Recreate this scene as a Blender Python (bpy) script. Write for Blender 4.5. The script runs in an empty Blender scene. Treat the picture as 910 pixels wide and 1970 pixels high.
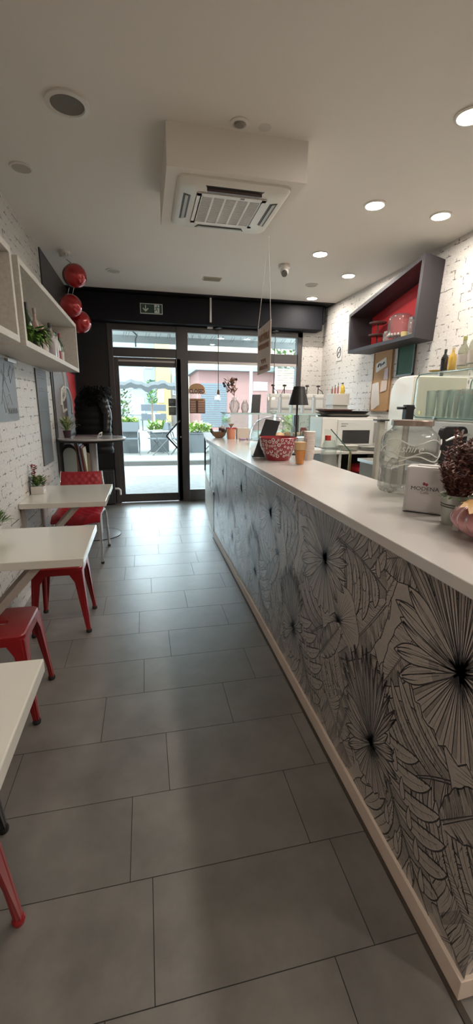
import bpy, bmesh, math, random
from mathutils import Vector, Matrix
sin, cos, pi, rad = math.sin, math.cos, math.pi, math.radians
scene = bpy.context.scene
col = scene.collection
# ---------------------------------------------------------------- camera
F, PITCH, YAW, ROLL, CH = 801.66, .24864, .21534, .011766, 1.4618
def cam_axes():
    cp, sp, cy, sy, cr, sr = cos(PITCH), sin(PITCH), cos(YAW), sin(YAW), cos(ROLL), sin(ROLL)
    fw = Vector((sy*cp, cy*cp, -sp)); rt = Vector((cy, -sy, 0)); up = rt.cross(fw)
    return rt*cr+up*sr, up*cr-rt*sr, fw
rt, up, fw = cam_axes()
cd = bpy.data.cameras.new('camera'); cam = bpy.data.objects.new('camera', cd); col.objects.link(cam)
cd.sensor_fit = 'HORIZONTAL'; cd.sensor_width = 36; cd.lens = F/910*36; cd.clip_start = .02; cd.clip_end = 300
cam.matrix_world = Matrix(((rt.x, up.x, -fw.x, 0), (rt.y, up.y, -fw.y, 0), (rt.z, up.z, -fw.z, CH), (0, 0, 0, 1)))
scene.camera = cam
scene.view_settings.view_transform = 'Standard'; scene.view_settings.look = 'None'
scene.view_settings.gamma = 1; scene.view_settings.use_curve_mapping = False
EXPOSURE = 0.14
scene.view_settings.exposure = EXPOSURE
scene.cycles.transparent_max_bounces = 40
SKY = 8.6; SUN = 5.0; LAMP = 375.0
# ---------------------------------------------------------------- world
w = bpy.data.worlds.new('world'); scene.world = w; w.use_nodes = True
bg = w.node_tree.nodes['Background']; bg.inputs[0].default_value = (.76, .89, 1, 1); bg.inputs[1].default_value = SKY
sd = bpy.data.lights.new('sun', 'SUN'); sd.energy = SUN; sd.angle = rad(12); sd.color = (1, .96, .88)
sun = bpy.data.objects.new('sun', sd); col.objects.link(sun); sun.rotation_euler = (rad(38), 0, rad(-32))
# ---------------------------------------------------------------- materials
MATS = {}
def mat(name, c, r=.5, metal=0, spec=.5, var=0, vscale=8, bump=0, bscale=60, emit=0, coat=0, sheen=0):
    if name in MATS: return MATS[name]
    m = bpy.data.materials.new(name); m.use_nodes = True; nt = m.node_tree; p = nt.nodes['Principled BSDF']
    p.inputs['Base Color'].default_value = (*c, 1); p.inputs['Roughness'].default_value = r
    p.inputs['Metallic'].default_value = metal; p.inputs['Specular IOR Level'].default_value = spec
    if coat: p.inputs['Coat Weight'].default_value = coat; p.inputs['Coat Roughness'].default_value = .08
    if emit: p.inputs['Emission Color'].default_value = (*c, 1); p.inputs['Emission Strength'].default_value = emit
    tc = nt.nodes.new('ShaderNodeTexCoord')
    if var:
        n = nt.nodes.new('ShaderNodeTexNoise'); n.inputs['Scale'].default_value = vscale; n.inputs['Detail'].default_value = 6
        nt.links.new(tc.outputs['Object'], n.inputs['Vector'])
        mx = nt.nodes.new('ShaderNodeMix'); mx.data_type = 'RGBA'
        mx.inputs[6].default_value = (*[x*(1-var) for x in c], 1); mx.inputs[7].default_value = (*[min(1, x*(1+var)) for x in c], 1)
        nt.links.new(n.outputs[0], mx.inputs[0]); nt.links.new(mx.outputs[2], p.inputs['Base Color'])
    if bump:
        n = nt.nodes.new('ShaderNodeTexNoise'); n.inputs['Scale'].default_value = bscale; n.inputs['Detail'].default_value = 4
        nt.links.new(tc.outputs['Object'], n.inputs['Vector'])
        b = nt.nodes.new('ShaderNodeBump'); b.inputs['Strength'].default_value = bump; b.inputs['Distance'].default_value = .01
        nt.links.new(n.outputs[0], b.inputs['Height']); nt.links.new(b.outputs[0], p.inputs['Normal'])
    MATS[name] = m; return m
def glass(name, tint=(1, 1, 1), body=.0, bodycol=(.8, .85, .83), rough=.02, ior=1.45, bump=0, wall=0):
    if name in MATS: return MATS[name]
    m = bpy.data.materials.new(name); m.use_nodes = True; nt = m.node_tree; nt.nodes.clear()
    o = nt.nodes.new('ShaderNodeOutputMaterial'); t = nt.nodes.new('ShaderNodeBsdfTransparent'); t.inputs[0].default_value = (*tint, 1)
    g = nt.nodes.new('ShaderNodeBsdfGlossy'); g.inputs['Roughness'].default_value = rough
    f = nt.nodes.new('ShaderNodeFresnel'); gm = nt.nodes.new('ShaderNodeNewGeometry')   # thin pane: the same reflectance from either side
    mr = nt.nodes.new('ShaderNodeMapRange'); mr.inputs[3].default_value = ior; mr.inputs[4].default_value = 1/ior
    nt.links.new(gm.outputs['Backfacing'], mr.inputs[0]); nt.links.new(mr.outputs[0], f.inputs[0])
    mx = nt.nodes.new('ShaderNodeMixShader'); nt.links.new(f.outputs[0], mx.inputs[0])
    nt.links.new(t.outputs[0], mx.inputs[1]); nt.links.new(g.outputs[0], mx.inputs[2]); last = mx
    if body:
        d = nt.nodes.new('ShaderNodeBsdfDiffuse'); d.inputs[0].default_value = (*bodycol, 1)
        m2 = nt.nodes.new('ShaderNodeMixShader'); m2.inputs[0].default_value = body
        nt.links.new(mx.outputs[0], m2.inputs[1]); nt.links.new(d.outputs[0], m2.inputs[2]); last = m2
    if wall:
        lw = nt.nodes.new('ShaderNodeLayerWeight'); lw.inputs[0].default_value = .35
        mc = nt.nodes.new('ShaderNodeMix'); mc.data_type = 'RGBA'; mc.inputs[6].default_value = (*tint, 1); mc.inputs[7].default_value = (*[x*(1-wall) for x in tint], 1)
        nt.links.new(lw.outputs['Facing'], mc.inputs[0]); nt.links.new(mc.outputs[2], t.inputs[0])
    if bump:
        tc = nt.nodes.new('ShaderNodeTexCoord'); n = nt.nodes.new('ShaderNodeTexNoise'); n.inputs['Scale'].default_value = 25
        b = nt.nodes.new('ShaderNodeBump'); b.inputs['Strength'].default_value = bump; b.inputs['Distance'].default_value = .02
        nt.links.new(tc.outputs['Object'], n.inputs['Vector']); nt.links.new(n.outputs[0], b.inputs['Height'])
        nt.links.new(b.outputs[0], g.inputs['Normal']); nt.links.new(b.outputs[0], f.inputs['Normal'])
    nt.links.new(last.outputs[0], o.inputs[0]); MATS[name] = m; return m
def brick_mat(name, ax):
    m = bpy.data.materials.new(name); m.use_nodes = True; nt = m.node_tree; L = nt.links.new; N = nt.nodes.new
    p = nt.nodes['Principled BSDF']; p.inputs['Roughness'].default_value = .62
    tc = N('ShaderNodeTexCoord'); sp = N('ShaderNodeSeparateXYZ'); cb = N('ShaderNodeCombineXYZ')
    L(tc.outputs['Object'], sp.inputs[0]); L(sp.outputs[ax], cb.inputs[0]); L(sp.outputs[2], cb.inputs[1])
    wn = N('ShaderNodeTexNoise'); wn.inputs['Scale'].default_value = 14; wn.inputs['Detail'].default_value = 4; L(cb.outputs[0], wn.inputs['Vector'])
    va = N('ShaderNodeVectorMath'); va.operation = 'MULTIPLY_ADD'; va.inputs[1].default_value = (.014, .014, 0); L(wn.outputs['Color'], va.inputs[0]); L(cb.outputs[0], va.inputs[2])
    br = N('ShaderNodeTexBrick'); L(va.outputs[0], br.inputs['Vector']); br.inputs['Scale'].default_value = 1
    br.inputs['Brick Width'].default_value = .235; br.inputs['Row Height'].default_value = .072; br.inputs['Mortar Size'].default_value = .0034; br.inputs['Mortar Smooth'].default_value = .25
    br.inputs['Color1'].default_value = (.62, .585, .55, 1); br.inputs['Color2'].default_value = (.60, .565, .525, 1); br.inputs['Mortar'].default_value = (.60, .565, .525, 1); br.inputs['Bias'].default_value = .0
    n1 = N('ShaderNodeTexNoise'); n1.inputs['Scale'].default_value = 13; n1.inputs['Detail'].default_value = 5; L(cb.outputs[0], n1.inputs['Vector'])
    r1 = N('ShaderNodeValToRGB'); r1.color_ramp.elements[0].position = .52; r1.color_ramp.elements[1].position = .58; L(n1.outputs[0], r1.inputs[0])
    mu = N('ShaderNodeMath'); mu.operation = 'MULTIPLY'; L(br.outputs['Fac'], mu.inputs[0]); L(r1.outputs[0], mu.inputs[1])
    mx = N('ShaderNodeMix'); mx.data_type = 'RGBA'; L(mu.outputs[0], mx.inputs[0]); L(br.outputs['Color'], mx.inputs[6]); mx.inputs[7].default_value = (.06, .05, .045, 1)
    # small chips of bare brick beside the joints
    br2 = N('ShaderNodeTexBrick'); L(va.outputs[0], br2.inputs['Vector']); br2.inputs['Scale'].default_value = 1
    br2.inputs['Brick Width'].default_value = .235; br2.inputs['Row Height'].default_value = .072; br2.inputs['Mortar Size'].default_value = .016; br2.inputs['Mortar Smooth'].default_value = .6
    n2 = N('ShaderNodeTexNoise'); n2.inputs['Scale'].default_value = 24; n2.inputs['Detail'].default_value = 6; L(cb.outputs[0], n2.inputs['Vector'])
    r2 = N('ShaderNodeValToRGB'); r2.color_ramp.elements[0].position = .60; r2.color_ramp.elements[1].position = .64; L(n2.outputs[0], r2.inputs[0])
    m2 = N('ShaderNodeMath'); m2.operation = 'MULTIPLY'; L(br2.outputs['Fac'], m2.inputs[0]); L(r2.outputs[0], m2.inputs[1])
    mx2 = N('ShaderNodeMix'); mx2.data_type = 'RGBA'; L(m2.outputs[0], mx2.inputs[0]); L(mx.outputs[2], mx2.inputs[6]); mx2.inputs[7].default_value = (.2, .16, .14, 1)
    n3 = N('ShaderNodeTexNoise'); n3.inputs['Scale'].default_value = 60; n3.inputs['Detail'].default_value = 3; L(cb.outputs[0], n3.inputs['Vector'])
    r3 = N('ShaderNodeMapRange'); r3.inputs[1].default_value = .3; r3.inputs[2].default_value = .7; r3.inputs[3].default_value = .84; r3.inputs[4].default_value = 1.06; L(n3.outputs[0], r3.inputs[0])
    mx3 = N('ShaderNodeVectorMath'); mx3.operation = 'SCALE'; L(mx2.outputs[2], mx3.inputs[0]); L(r3.outputs[0], mx3.inputs['Scale'])
    L(mx3.outputs[0], p.inputs['Base Color'])
    iv = N('ShaderNodeMath'); iv.operation = 'SUBTRACT'; iv.inputs[0].default_value = 1; L(br.outputs['Fac'], iv.inputs[1])
    ad = N('ShaderNodeMath'); ad.operation = 'MULTIPLY_ADD'; ad.inputs[1].default_value = .5; L(n3.outputs[0], ad.inputs[0]); L(iv.outputs[0], ad.inputs[2])
    b = N('ShaderNodeBump'); b.inputs['Strength'].default_value = .35; b.inputs['Distance'].default_value = .004; L(ad.outputs[0], b.inputs['Height']); L(b.outputs[0], p.inputs['Normal'])
    MATS[name] = m; return m
def floor_mat():
    m = bpy.data.materials.new('floor_tile'); m.use_nodes = True; nt = m.node_tree; L = nt.links.new; N = nt.nodes.new
    p = nt.nodes['Principled BSDF']; tc = N('ShaderNodeTexCoord')
    at = N('ShaderNodeAttribute'); at.attribute_name = 'tile_tone'
    n = N('ShaderNodeTexNoise'); n.inputs['Scale'].default_value = 5; n.inputs['Detail'].default_value = 8; n.inputs['Roughness'].default_value = .65; L(tc.outputs['Object'], n.inputs['Vector'])
    n2 = N('ShaderNodeTexNoise'); n2.inputs['Scale'].default_value = 70; n2.inputs['Detail'].default_value = 4; L(tc.outputs['Object'], n2.inputs['Vector'])
    mx = N('ShaderNodeMix'); mx.data_type = 'RGBA'; mx.inputs[6].default_value = (.118, .104, .092, 1); mx.inputs[7].default_value = (.20, .178, .158, 1); p.inputs['Coat Weight'].default_value = 1; p.inputs['Coat IOR'].default_value = 1.75; p.inputs['Coat Roughness'].default_value = .4
    r = N('ShaderNodeMapRange'); r.inputs[1].default_value = .3; r.inputs[2].default_value = .7; L(n.outputs[0], r.inputs[0]); L(r.outputs[0], mx.inputs[0])
    s = N('ShaderNodeVectorMath'); s.operation = 'SCALE'; L(mx.outputs[2], s.inputs[0]); L(at.outputs['Fac'], s.inputs['Scale']); L(s.outputs[0], p.inputs['Base Color'])
    rr = N('ShaderNodeMapRange'); rr.inputs[1].default_value = .3; rr.inputs[2].default_value = .7; rr.inputs[3].default_value = .30; rr.inputs[4].default_value = .42; L(n.outputs[0], rr.inputs[0]); L(rr.outputs[0], p.inputs['Roughness'])
    b = N('ShaderNodeBump'); b.inputs['Strength'].default_value = .12; b.inputs['Distance'].default_value = .003; L(n2.outputs[0], b.inputs['Height']); L(b.outputs[0], p.inputs['Normal'])
    return m
brickY = brick_mat('whitewashed_brick_side', 1); brickX = brick_mat('whitewashed_brick_end', 0)
CEIL = mat('ceiling_paint', (.73, .68, .62), .8)
BLACK = mat('black_paint', (.010, .0095, .0105), .45, var=.2)
DKFRAME = mat('anthracite_metal', (.055, .048, .048), .38, var=.1)
WHITE = mat('white_plastic', (.72, .70, .66), .35)
TABLEW = mat('table_white', (.70, .67, .60), .14, coat=.4)
TOPM = mat('countertop_quartz', (.66, .625, .595), .16, coat=.3, var=.06, vscale=3)
RED = mat('red_metal', (.27, .006, .008), .3, coat=.25)
REDQ = mat('red_quilted', (.33, .006, .014), .42, coat=.2)
RUB = mat('black_rubber', (.015, .014, .014), .6)
CHROME = mat('chrome', (.75, .74, .72), .15, metal=1)
STEEL = mat('brushed_steel', (.55, .54, .52), .32, metal=1)
PAPER = mat('wallpaper_ground', (.43, .375, .325), .42, spec=.7, coat=.5, var=.12, vscale=90)
INK = mat('wallpaper_ink', (.018, .018, .024), .42, spec=.6, coat=.5)
INKG = mat('wallpaper_grey_wash', (.27, .235, .205), .40, spec=.7, coat=.25, var=.4, vscale=60)
for q_ in (PAPER, INK, INKG): q_.node_tree.nodes['Principled BSDF'].inputs['Coat Roughness'].default_value = .34; q_.node_tree.nodes['Principled BSDF'].inputs['Coat Weight'].default_value = 1
BLK = mat('black_satin', (.012, .011, .012), .35)
WOODP = mat('pale_plinth', (.74, .60, .49), .45, var=.08, vscale=20)
SHELFW = mat('mottled_white_board', (.60, .56, .50), .5, var=.22, vscale=60)
CLEAR = glass('clear_glass', wall=.35); WIN = glass('window_glass', tint=(.93, .97, .96))
JARG = glass('thick_jar_glass', tint=(.95, .96, .94), body=.10, bodycol=(.85, .84, .80), bump=1.0, ior=1.6, wall=.65)
FROST = glass('frosted_glass', tint=(.86, .91, .90), body=.16, ior=1.5, wall=.4)
# ---------------------------------------------------------------- mesh helpers
def setp(o, label=None, cat=None, group=None, kind=None):
    if label: o['label'] = label
    if cat: o['category'] = cat
    if group: o['group'] = group
    if kind: o['kind'] = kind
    return o
def empty(name, loc, label=None, cat=None, group=None, kind=None, rz=0):
    o = bpy.data.objects.new(name, None); o.empty_display_size = .05; col.objects.link(o); o.location = loc; o.rotation_euler = (0, 0, rz)
    return setp(o, label, cat, group, kind)
class MB:
    def __init__(s): s.v = []; s.f = []; s.m = []
    def add(s, vs, fs, mi=0):
        o = len(s.v); s.v += [tuple(x) for x in vs]; s.f += [tuple(i+o for i in f) for f in fs]; s.m += [mi]*len(fs); return s
    def box(s, x0, x1, y0, y1, z0, z1, mi=0):
        vs = [(x, y, z) for z in (z0, z1) for x, y in ((x0, y0), (x1, y0), (x1, y1), (x0, y1))]
        return s.add(vs, [(0, 3, 2, 1), (4, 5, 6, 7), (0, 1, 5, 4), (1, 2, 6, 5), (2, 3, 7, 6), (3, 0, 4, 7)], mi)
    def prism(s, pts, a, b, axis='z', mi=0):
        n = len(pts)
        def P(p, h): return {'z': (p[0], p[1], h), 'x': (h, p[0], p[1]), 'y': (p[0], h, p[1])}[axis]
        return s.add([P(p, a) for p in pts]+[P(p, b) for p in pts], [tuple(range(n))[::-1], tuple(range(n, 2*n))]+[(i, (i+1) % n, n+(i+1) % n, n+i) for i in range(n)], mi)
    def hexa(s, p8, mi=0):
        return s.add(p8, [(0, 3, 2, 1), (4, 5, 6, 7), (0, 1, 5, 4), (1, 2, 6, 5), (2, 3, 7, 6), (3, 0, 4, 7)], mi)
    def tube(s, pts, r, n=8, mi=0, cap=True):
        pts = [Vector(p) for p in pts]; rs = r if isinstance(r, (list, tuple)) else [r]*len(pts); vs = []; fs = []
        ref = None
        for i, p in enumerate(pts):
            t = (pts[min(i+1, len(pts)-1)]-pts[max(i-1, 0)]).normalized()
            if ref is None: ref = Vector((0, 0, 1)) if abs(t.z) < .9 else Vector((1, 0, 0))
            a = (ref-t*ref.dot(t)).normalized(); b = t.cross(a); ref = a
            vs += [p+(a*cos(2*pi*k/n)+b*sin(2*pi*k/n))*rs[i] for k in range(n)]
        for i in range(len(pts)-1):
            fs += [(i*n+k, i*n+(k+1) % n, (i+1)*n+(k+1) % n, (i+1)*n+k) for k in range(n)]
        if cap: fs += [tuple(range(n))[::-1], tuple((len(pts)-1)*n+k for k in range(n))]
        return s.add(vs, fs, mi)
    def lathe(s, prof, c=(0, 0, 0), n=24, mi=0, cap=True, sx=1, sy=1, f=None):
        vs = []; fs = []
        for i, (r, z) in enumerate(prof):
            for k in range(n):
                a = 2*pi*k/n; rr = r*(f(a, z) if f else 1); vs.append((c[0]+rr*cos(a)*sx, c[1]+rr*sin(a)*sy, c[2]+z))
        for i in range(len(prof)-1): fs += [(i*n+k, i*n+(k+1) % n, (i+1)*n+(k+1) % n, (i+1)*n+k) for k in range(n)]
        if cap: fs += [tuple(range(n))[::-1], tuple((len(prof)-1)*n+k for k in range(n))]
        return s.add(vs, fs, mi)
    def sphere(s, c, r, n=16, mi=0, sc=(1, 1, 1)):
        pr = [(max(1e-4, r*sin(pi*i/(n//2))), -r*cos(pi*i/(n//2))*sc[2]) for i in range(n//2+1)]
        return s.lathe(pr, c, n, mi, sx=sc[0], sy=sc[1])
    def leaf(s, base, d, L, wd, mi=0, curl=.2):
        d = Vector(d).normalized(); side = d.cross(Vector((0, 0, 1)))
        side = side.normalized() if side.length > .01 else Vector((1, 0, 0)); nr = side.cross(d); b = Vector(base)
        p = [b, b+d*L*.35+side*wd+nr*L*curl*.1, b+d*L*.35-side*wd+nr*L*curl*.1, b+d*L*.75+side*wd*.7-nr*L*curl*.1, b+d*L*.75-side*wd*.7-nr*L*curl*.1, b+d*L-nr*L*curl]
        return s.add(p, [(0, 1, 2), (1, 3, 4, 2), (3, 5, 4)], mi)
    def build(s, name, m, parent=None, smooth=False, bevel=0, local=False, seg=2):
        me = bpy.data.meshes.new(name); off = Vector((0, 0, 0))
        if parent is not None and not local: off = wloc(parent)
        me.from_pydata([tuple(Vector(v)-off) for v in s.v], [], s.f)
        ms = m if isinstance(m, (list, tuple)) else [m]
        for q in ms: me.materials.append(q)
        for i, p in enumerate(me.polygons): p.material_index = min(s.m[i], len(ms)-1); p.use_smooth = smooth
        bm = bmesh.new(); bm.from_mesh(me); bmesh.ops.recalc_face_normals(bm, faces=bm.faces); bm.to_mesh(me); bm.free()
        o = bpy.data.objects.new(name, me); col.objects.link(o)
        if parent is not None: o.parent = parent
        if smooth and hasattr(me, 'set_sharp_from_angle'): me.set_sharp_from_angle(angle=rad(40))
        if bevel:
            b = o.modifiers.new('bevel', 'BEVEL'); b.width = bevel; b.segments = seg; b.limit_method = 'ANGLE'; b.angle_limit = rad(40)
        return o
def wloc(o):
    v = Vector(o.location)
    while o.parent is not None: o = o.parent; v += Vector(o.location)
    return v
def struct(name, mb, m, **k): return setp(mb.build(name, m, **k), kind='structure')
def solo(name, mb, m, base, label, cat, group=None, **k):
    e = empty(name, base, label, cat, group); mb.build(k.pop('part', 'body'), m, e, **k); return e
def single(name, mb, m, base, label, cat, group=None, **k):   # a thing of one mesh with its origin at the base
    mb.v = [tuple(Vector(v)-Vector(base)) for v in mb.v]; o = mb.build(name, m, **k); o.location = base; return setp(o, label, cat, group)
def copy_tree(o, parent=None):
    c = o.copy(); col.objects.link(c)
    if parent is not None: c.parent = parent
    for ch in list(o.children): copy_tree(ch, c)
    return c
def text(s, size, m, mw, name='lettering', parent=None, depth=.001, align='CENTER', sx=1, bold=0, shear=0):
    cu = bpy.data.curves.new('t', 'FONT'); cu.body = s; cu.size = size; cu.align_x = align; cu.align_y = 'CENTER'; cu.extrude = depth; cu.offset = bold; cu.resolution_u = 3; cu.shear = shear
    t = bpy.data.objects.new('t', cu); col.objects.link(t); bpy.context.view_layer.update()
    me = bpy.data.meshes.new_from_object(t.evaluated_get(bpy.context.evaluated_depsgraph_get())); bpy.data.objects.remove(t)
    me.materials.clear(); me.materials.append(m)
    me.transform(Matrix.Diagonal((sx, 1, 1, 1))); me.transform(mw)
    if parent is not None: me.transform(Matrix.Translation(-wloc(parent)))
    o = bpy.data.objects.new(name, me); col.objects.link(o)
    if parent is not None: o.parent = parent
    return o
def frame_m(o, x, y):   # matrix with local x, y axes at origin o
    x = Vector(x).normalized(); y = Vector(y); y = (y-x*y.dot(x)).normalized(); z = x.cross(y)
    return Matrix(((x.x, y.x, z.x, o[0]), (x.y, y.y, z.y, o[1]), (x.z, y.z, z.z, o[2]), (0, 0, 0, 1)))
def rrect(x0, x1, y0, y1, r, n=4):
    out = []
    for cx, cy, a0 in ((x1-r, y1-r, 0), (x0+r, y1-r, 90), (x0+r, y0+r, 180), (x1-r, y0+r, 270)):
        out += [(cx+r*cos(rad(a0+90*k/n)), cy+r*sin(rad(a0+90*k/n))) for k in range(n+1)]
    return out
# ================================================================= THE SETTING
XL, XR, ZC, YD, YB = -.93, 2.77, 2.92, 6.52, -3.2
rnd = random.Random(3)
# floor of 30 x 60 cm tiles
Y0 = .7307; D = .303; T = .606
offs = {-1: .451, 0: .572, 1: .502, 2: .038, 3: .357, 4: .546, 5: .1, 6: .514, 7: .26, 8: 0.0, 9: .38, 10: .457, 11: .088, 12: .35, 13: .12, 14: .4, 15: .02, 16: .3, 17: .5, 18: .2}
fb = MB(); fb.box(XL-.2, XR+.2, YB-.1, YD+.1, -.05, -.0015, 1); tones = [1.0]*6
for k in range(-13, 20):
    ya, yb = Y0+k*D, Y0+(k+1)*D
    if ya > YD+.02: break
    yb = min(yb, YD+.02); o = offs.get(k, rnd.random()*T); i = math.floor((XL-.1-o)/T)
    while o+i*T < XR+.1:
        xa, xb = max(XL-.1, o+i*T), min(XR+.1, o+(i+1)*T); i += 1
        if xb-xa < .01: continue
        fb.box(xa+.0014, xb-.0014, ya+.0014, yb-.0014, -.004, 0); tones += [rnd.uniform(.88, 1.12)]*6
flo = struct('floor', fb, [floor_mat(), mat('grout', (.03, .026, .023), .8)])
a = flo.data.attributes.new('tile_tone', 'FLOAT', 'FACE')
for i, t in enumerate(tones): a.data[i].value = t
struct('ceiling', MB().box(XL-.2, XR+.2, YB-.2, YD+.2, ZC, ZC+.12), CEIL)
struct('wall_left', MB().box(XL-.15, XL, YB, YD+.2, 0, ZC), brickY)
struct('wall_right', MB().box(XR, XR+.15, YB, YD+.2, 0, ZC), brickY)
struct('wall_rear', MB().box(XL-.15, XR+.15, YB-.15, YB, 0, ZC), CEIL)
struct('wall_front', MB().box(2.425, XR+.1, YD-.02, YD+.2, 0, ZC), brickX)
struct('wall_door', MB().box(XL-.1, -.46, YD-.04, YD+.2, 0, ZC).box(-.46, 2.425, YD, YD+.2, 2.56, ZC), BLACK)
# black painted stretch of the left wall, dark ceiling strip and bulkhead
struct('trim_1', MB().box(XL-.005, XL+.012, 4.80, YD-.04, 0, ZC), mat('brown_black_paint', (.055, .045, .045), .42))
struct('trim_2', MB().box(XL+.012, XR, 6.135, YD, ZC-.006, ZC+.01), BLACK)
struct('trim_3', MB().box(XL+.012, 2.655, 6.28, YD, 2.565, ZC-.006).box(2.655, 2.70, 6.30, YD-.02, 2.66, ZC-.006), mat('bulkhead_paint', (.008, .008, .011), .6, spec=.2, var=.15), bevel=.02, seg=3)
# door and shop window
DG = mat('door_gasket', (.012, .012, .012), .5)
dr = empty('door_1', (-.46, YD, 0)); setp(dr, kind='structure')
fr = MB()
y0, y1 = YD-.06, YD+.04
fr.box(-.46, -.39, y0, y1, 0, 2.56).box(-.39, .55, y0, y1, 2.475, 2.56).box(-.39, .55, y0, y1, 2.13, 2.25).box(.49, .66, y0-.01, y1, 0, 2.56)
fr.box(.62, 2.42, y0, y1, 2.48, 2.56).box(.62, 2.36, y0, y1, 2.08, 2.24).box(2.335, 2.42, y0, y1, 0, 2.56).box(.62, 2.36, y0, y1, 0, .18)
fr.build('frame', DKFRAME, dr, bevel=.006)
lf = MB(); y0, y1 = YD-.05, YD+.01
lf.box(-.40, -.325, y0, y1, .01, 2.12).box(-.325, .475, y0, y1, .01, .138).box(.475, .555, y0-.02, y1, .01, 2.12).box(-.325, .475, y0, y1, 2.0, 2.12)
lf.build('door_leaf', DKFRAME, dr, bevel=.006)
for x0, x1, z0, z1 in ((-.33, .48, .13, 2.005), (-.40, .50, 2.24, 2.48), (.65, 2.34, .17, 2.09), (.65, 2.34, 2.23, 2.49)):
    MB().box(x0, x1, YD-.012, YD-.004, z0, z1).build('pane', WIN, dr)
MB().box(-.33, .47, YD-.055, YD-.03, 2.06, 2.085).box(.66, 2.33, YD-.065, YD-.03, 2.065, 2.10).build('draught_rail', mat('pale_rail', (.45, .40, .38), .4), dr, bevel=.003)
h = MB().tube([(.52, YD-.075, 1.243), (.50, YD-.11, 1.225), (.325, YD-.12, 1.035), (.315, YD-.12, 1.02), (.325, YD-.12, 1.005), (.475, YD-.11, .835), (.50, YD-.075, .816)], .012, 10)
h.build('handle', BLK, dr, smooth=True)
MB().lathe([(.012, -.01), (.012, .01)], (.53, YD-.082, 1.0)).build('lock', CHROME, dr)
# skirting-like plinth under the black wall
# ================================================================= OUTSIDE
COB = mat('pale_cobbles', (0.14, 0.14, 0.135), .8, var=.45, vscale=9, bump=.5, bscale=30)
struct('ground', MB().box(-12, 16, YD+.1, 8.94, -.06, 0), COB)
struct('street', MB().box(-12, 16, 8.94, 10.55, -.06, .002), mat('pale_asphalt', (0.161, 0.167, 0.172), .8, var=.08))
struct('curb', MB().box(-12, 16, 10.55, 10.72, -.06, .115), mat('kerb_stone', (0.06, 0.058, 0.052), .8, var=.2), bevel=.01)
struct('pavement', MB().box(-12, 16, 10.72, 60, -.06, .11), mat('pale_paving', (0.159, 0.159, 0.145), .8, var=.1))
GR = [mat('leaf_lime', (0.2, 0.3, 0.057), .5), mat('leaf_green', (.10, .22, .05), .5), mat('leaf_dark', (.04, .10, .03), .5)]
def bush(name, c, rx, ry, rz, n, L, mats, label, cat, seed=1, wd=.25, group=None, pot=None):
    r = random.Random(seed); mb = MB()
    for i in range(n):
        a = r.uniform(0, 2*pi); q = r.random()**.5; z = r.uniform(0, 1)
        b = (c[0]+rx*q*cos(a)*.8, c[1]+ry*q*sin(a)*.8, c[2]+rz*z*.85)
        mb.leaf(b, (cos(a)*.8+r.uniform(-.4, .4), sin(a)*.8+r.uniform(-.4, .4), r.uniform(.1, 1.2)), L*r.uniform(.6, 1.2), L*wd, r.randrange(len(mats)))
    e = empty(name, (c[0], c[1], pot[2] if pot else c[2]), label, cat, group)
    mb.build('foliage', mats, e)
    if pot:
        w_, d_, z0, z1, pm = pot
        MB().prism(rrect(c[0]-w_, c[0]+w_, c[1]-d_, c[1]+d_, .02), z0, z1).build('planter', pm, e, bevel=.008)
    return e
PG = mat('planter_grey', (0.058, 0.068, 0.072), .6)
def planter(cx, cy, hw, top, seed, label, pal):
    r = random.Random(seed); e = empty('planter_box', (cx, cy, .11), label, 'planter', 'planters across the street')
    MB().box(cx-hw, cx+hw, cy-.2, cy+.2, .11, top).box(cx-hw-.02, cx+hw+.02, cy-.22, cy+.22, top-.05, top).build('trough', PG, e, bevel=.01)
    mb = MB()
    for i in range(170):
        a = r.uniform(0, 2*pi); x = cx+r.uniform(-hw, hw)
        mb.leaf((x, cy+r.uniform(-.18, .18), top-.02+r.uniform(0, .2)), (cos(a), sin(a), r.uniform(.3, 1.6)), r.uniform(.12, .28), .035, r.randrange(len(pal)))
    mb.build('plants', pal, e)
planter(-.44, 12.7, .23, .85, 4, 'grey planter of lime plants at the left edge of the door glass', [GR[0], GR[0], GR[1]])
planter(.42, 12.9, .27, .72, 5, 'grey planter of bushy lime plants behind the side-on folding chair', [GR[0], GR[0], GR[1]])
planter(1.60, 12.6, .30, .70, 6, 'grey planter with tall bright plants seen right of the door post', [GR[0], GR[0]])
FAB = mat('chair_canvas', (0.047, 0.058, 0.065), .7)
def director(loc, rz, label):
    e = empty('folding_chair', loc, label, 'chair', 'folding chairs across the street', rz=rz)
    MB().box(-.25, .25, -.22, .22, .43, .45).build('seat', FAB, e, local=True)
    MB().hexa([(-.25, .20, .62), (.25, .20, .62), (.25, .22, .62), (-.25, .22, .62), (-.25, .30, .88), (.25, .30, .88), (.25, .32, .88), (-.25, .32, .88)]).build('backrest', FAB, e, local=True)
    for s in (-1, 1):
        MB().tube([(s*.26, .20, .44), (s*.26, .31, .9)], .015, 6).build('back_post', PG, e, local=True)
        MB().tube([(s*.26, -.22, .64), (s*.26, .24, .66)], .018, 6).build('armrest', mat('pale_armrest', (0.3, 0.33, 0.348), .5), e, local=True)
        MB().tube([(s*.27, -.24, 0), (s*.27, .22, .45)], .014, 6).build('leg', PG, e, local=True)
        MB().tube([(s*.25, .24, 0), (s*.25, -.22, .64)], .014, 6).build('leg', PG, e, local=True)
    return e
director((-.42, 12.1, .11), 0, 'grey folding chair facing the shop in front of the left planter')
director((.35, 12.1, .11), rad(-75), 'grey folding chair turned side-on before the middle planter')
director((.98, 12.15, .11), rad(80), 'grey folding chair half hidden behind the door post')
fe = empty('slatted_bench', (.4, 23.9, .11), 'grey blue slatted bench and backboards far across the street', 'bench')
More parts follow.
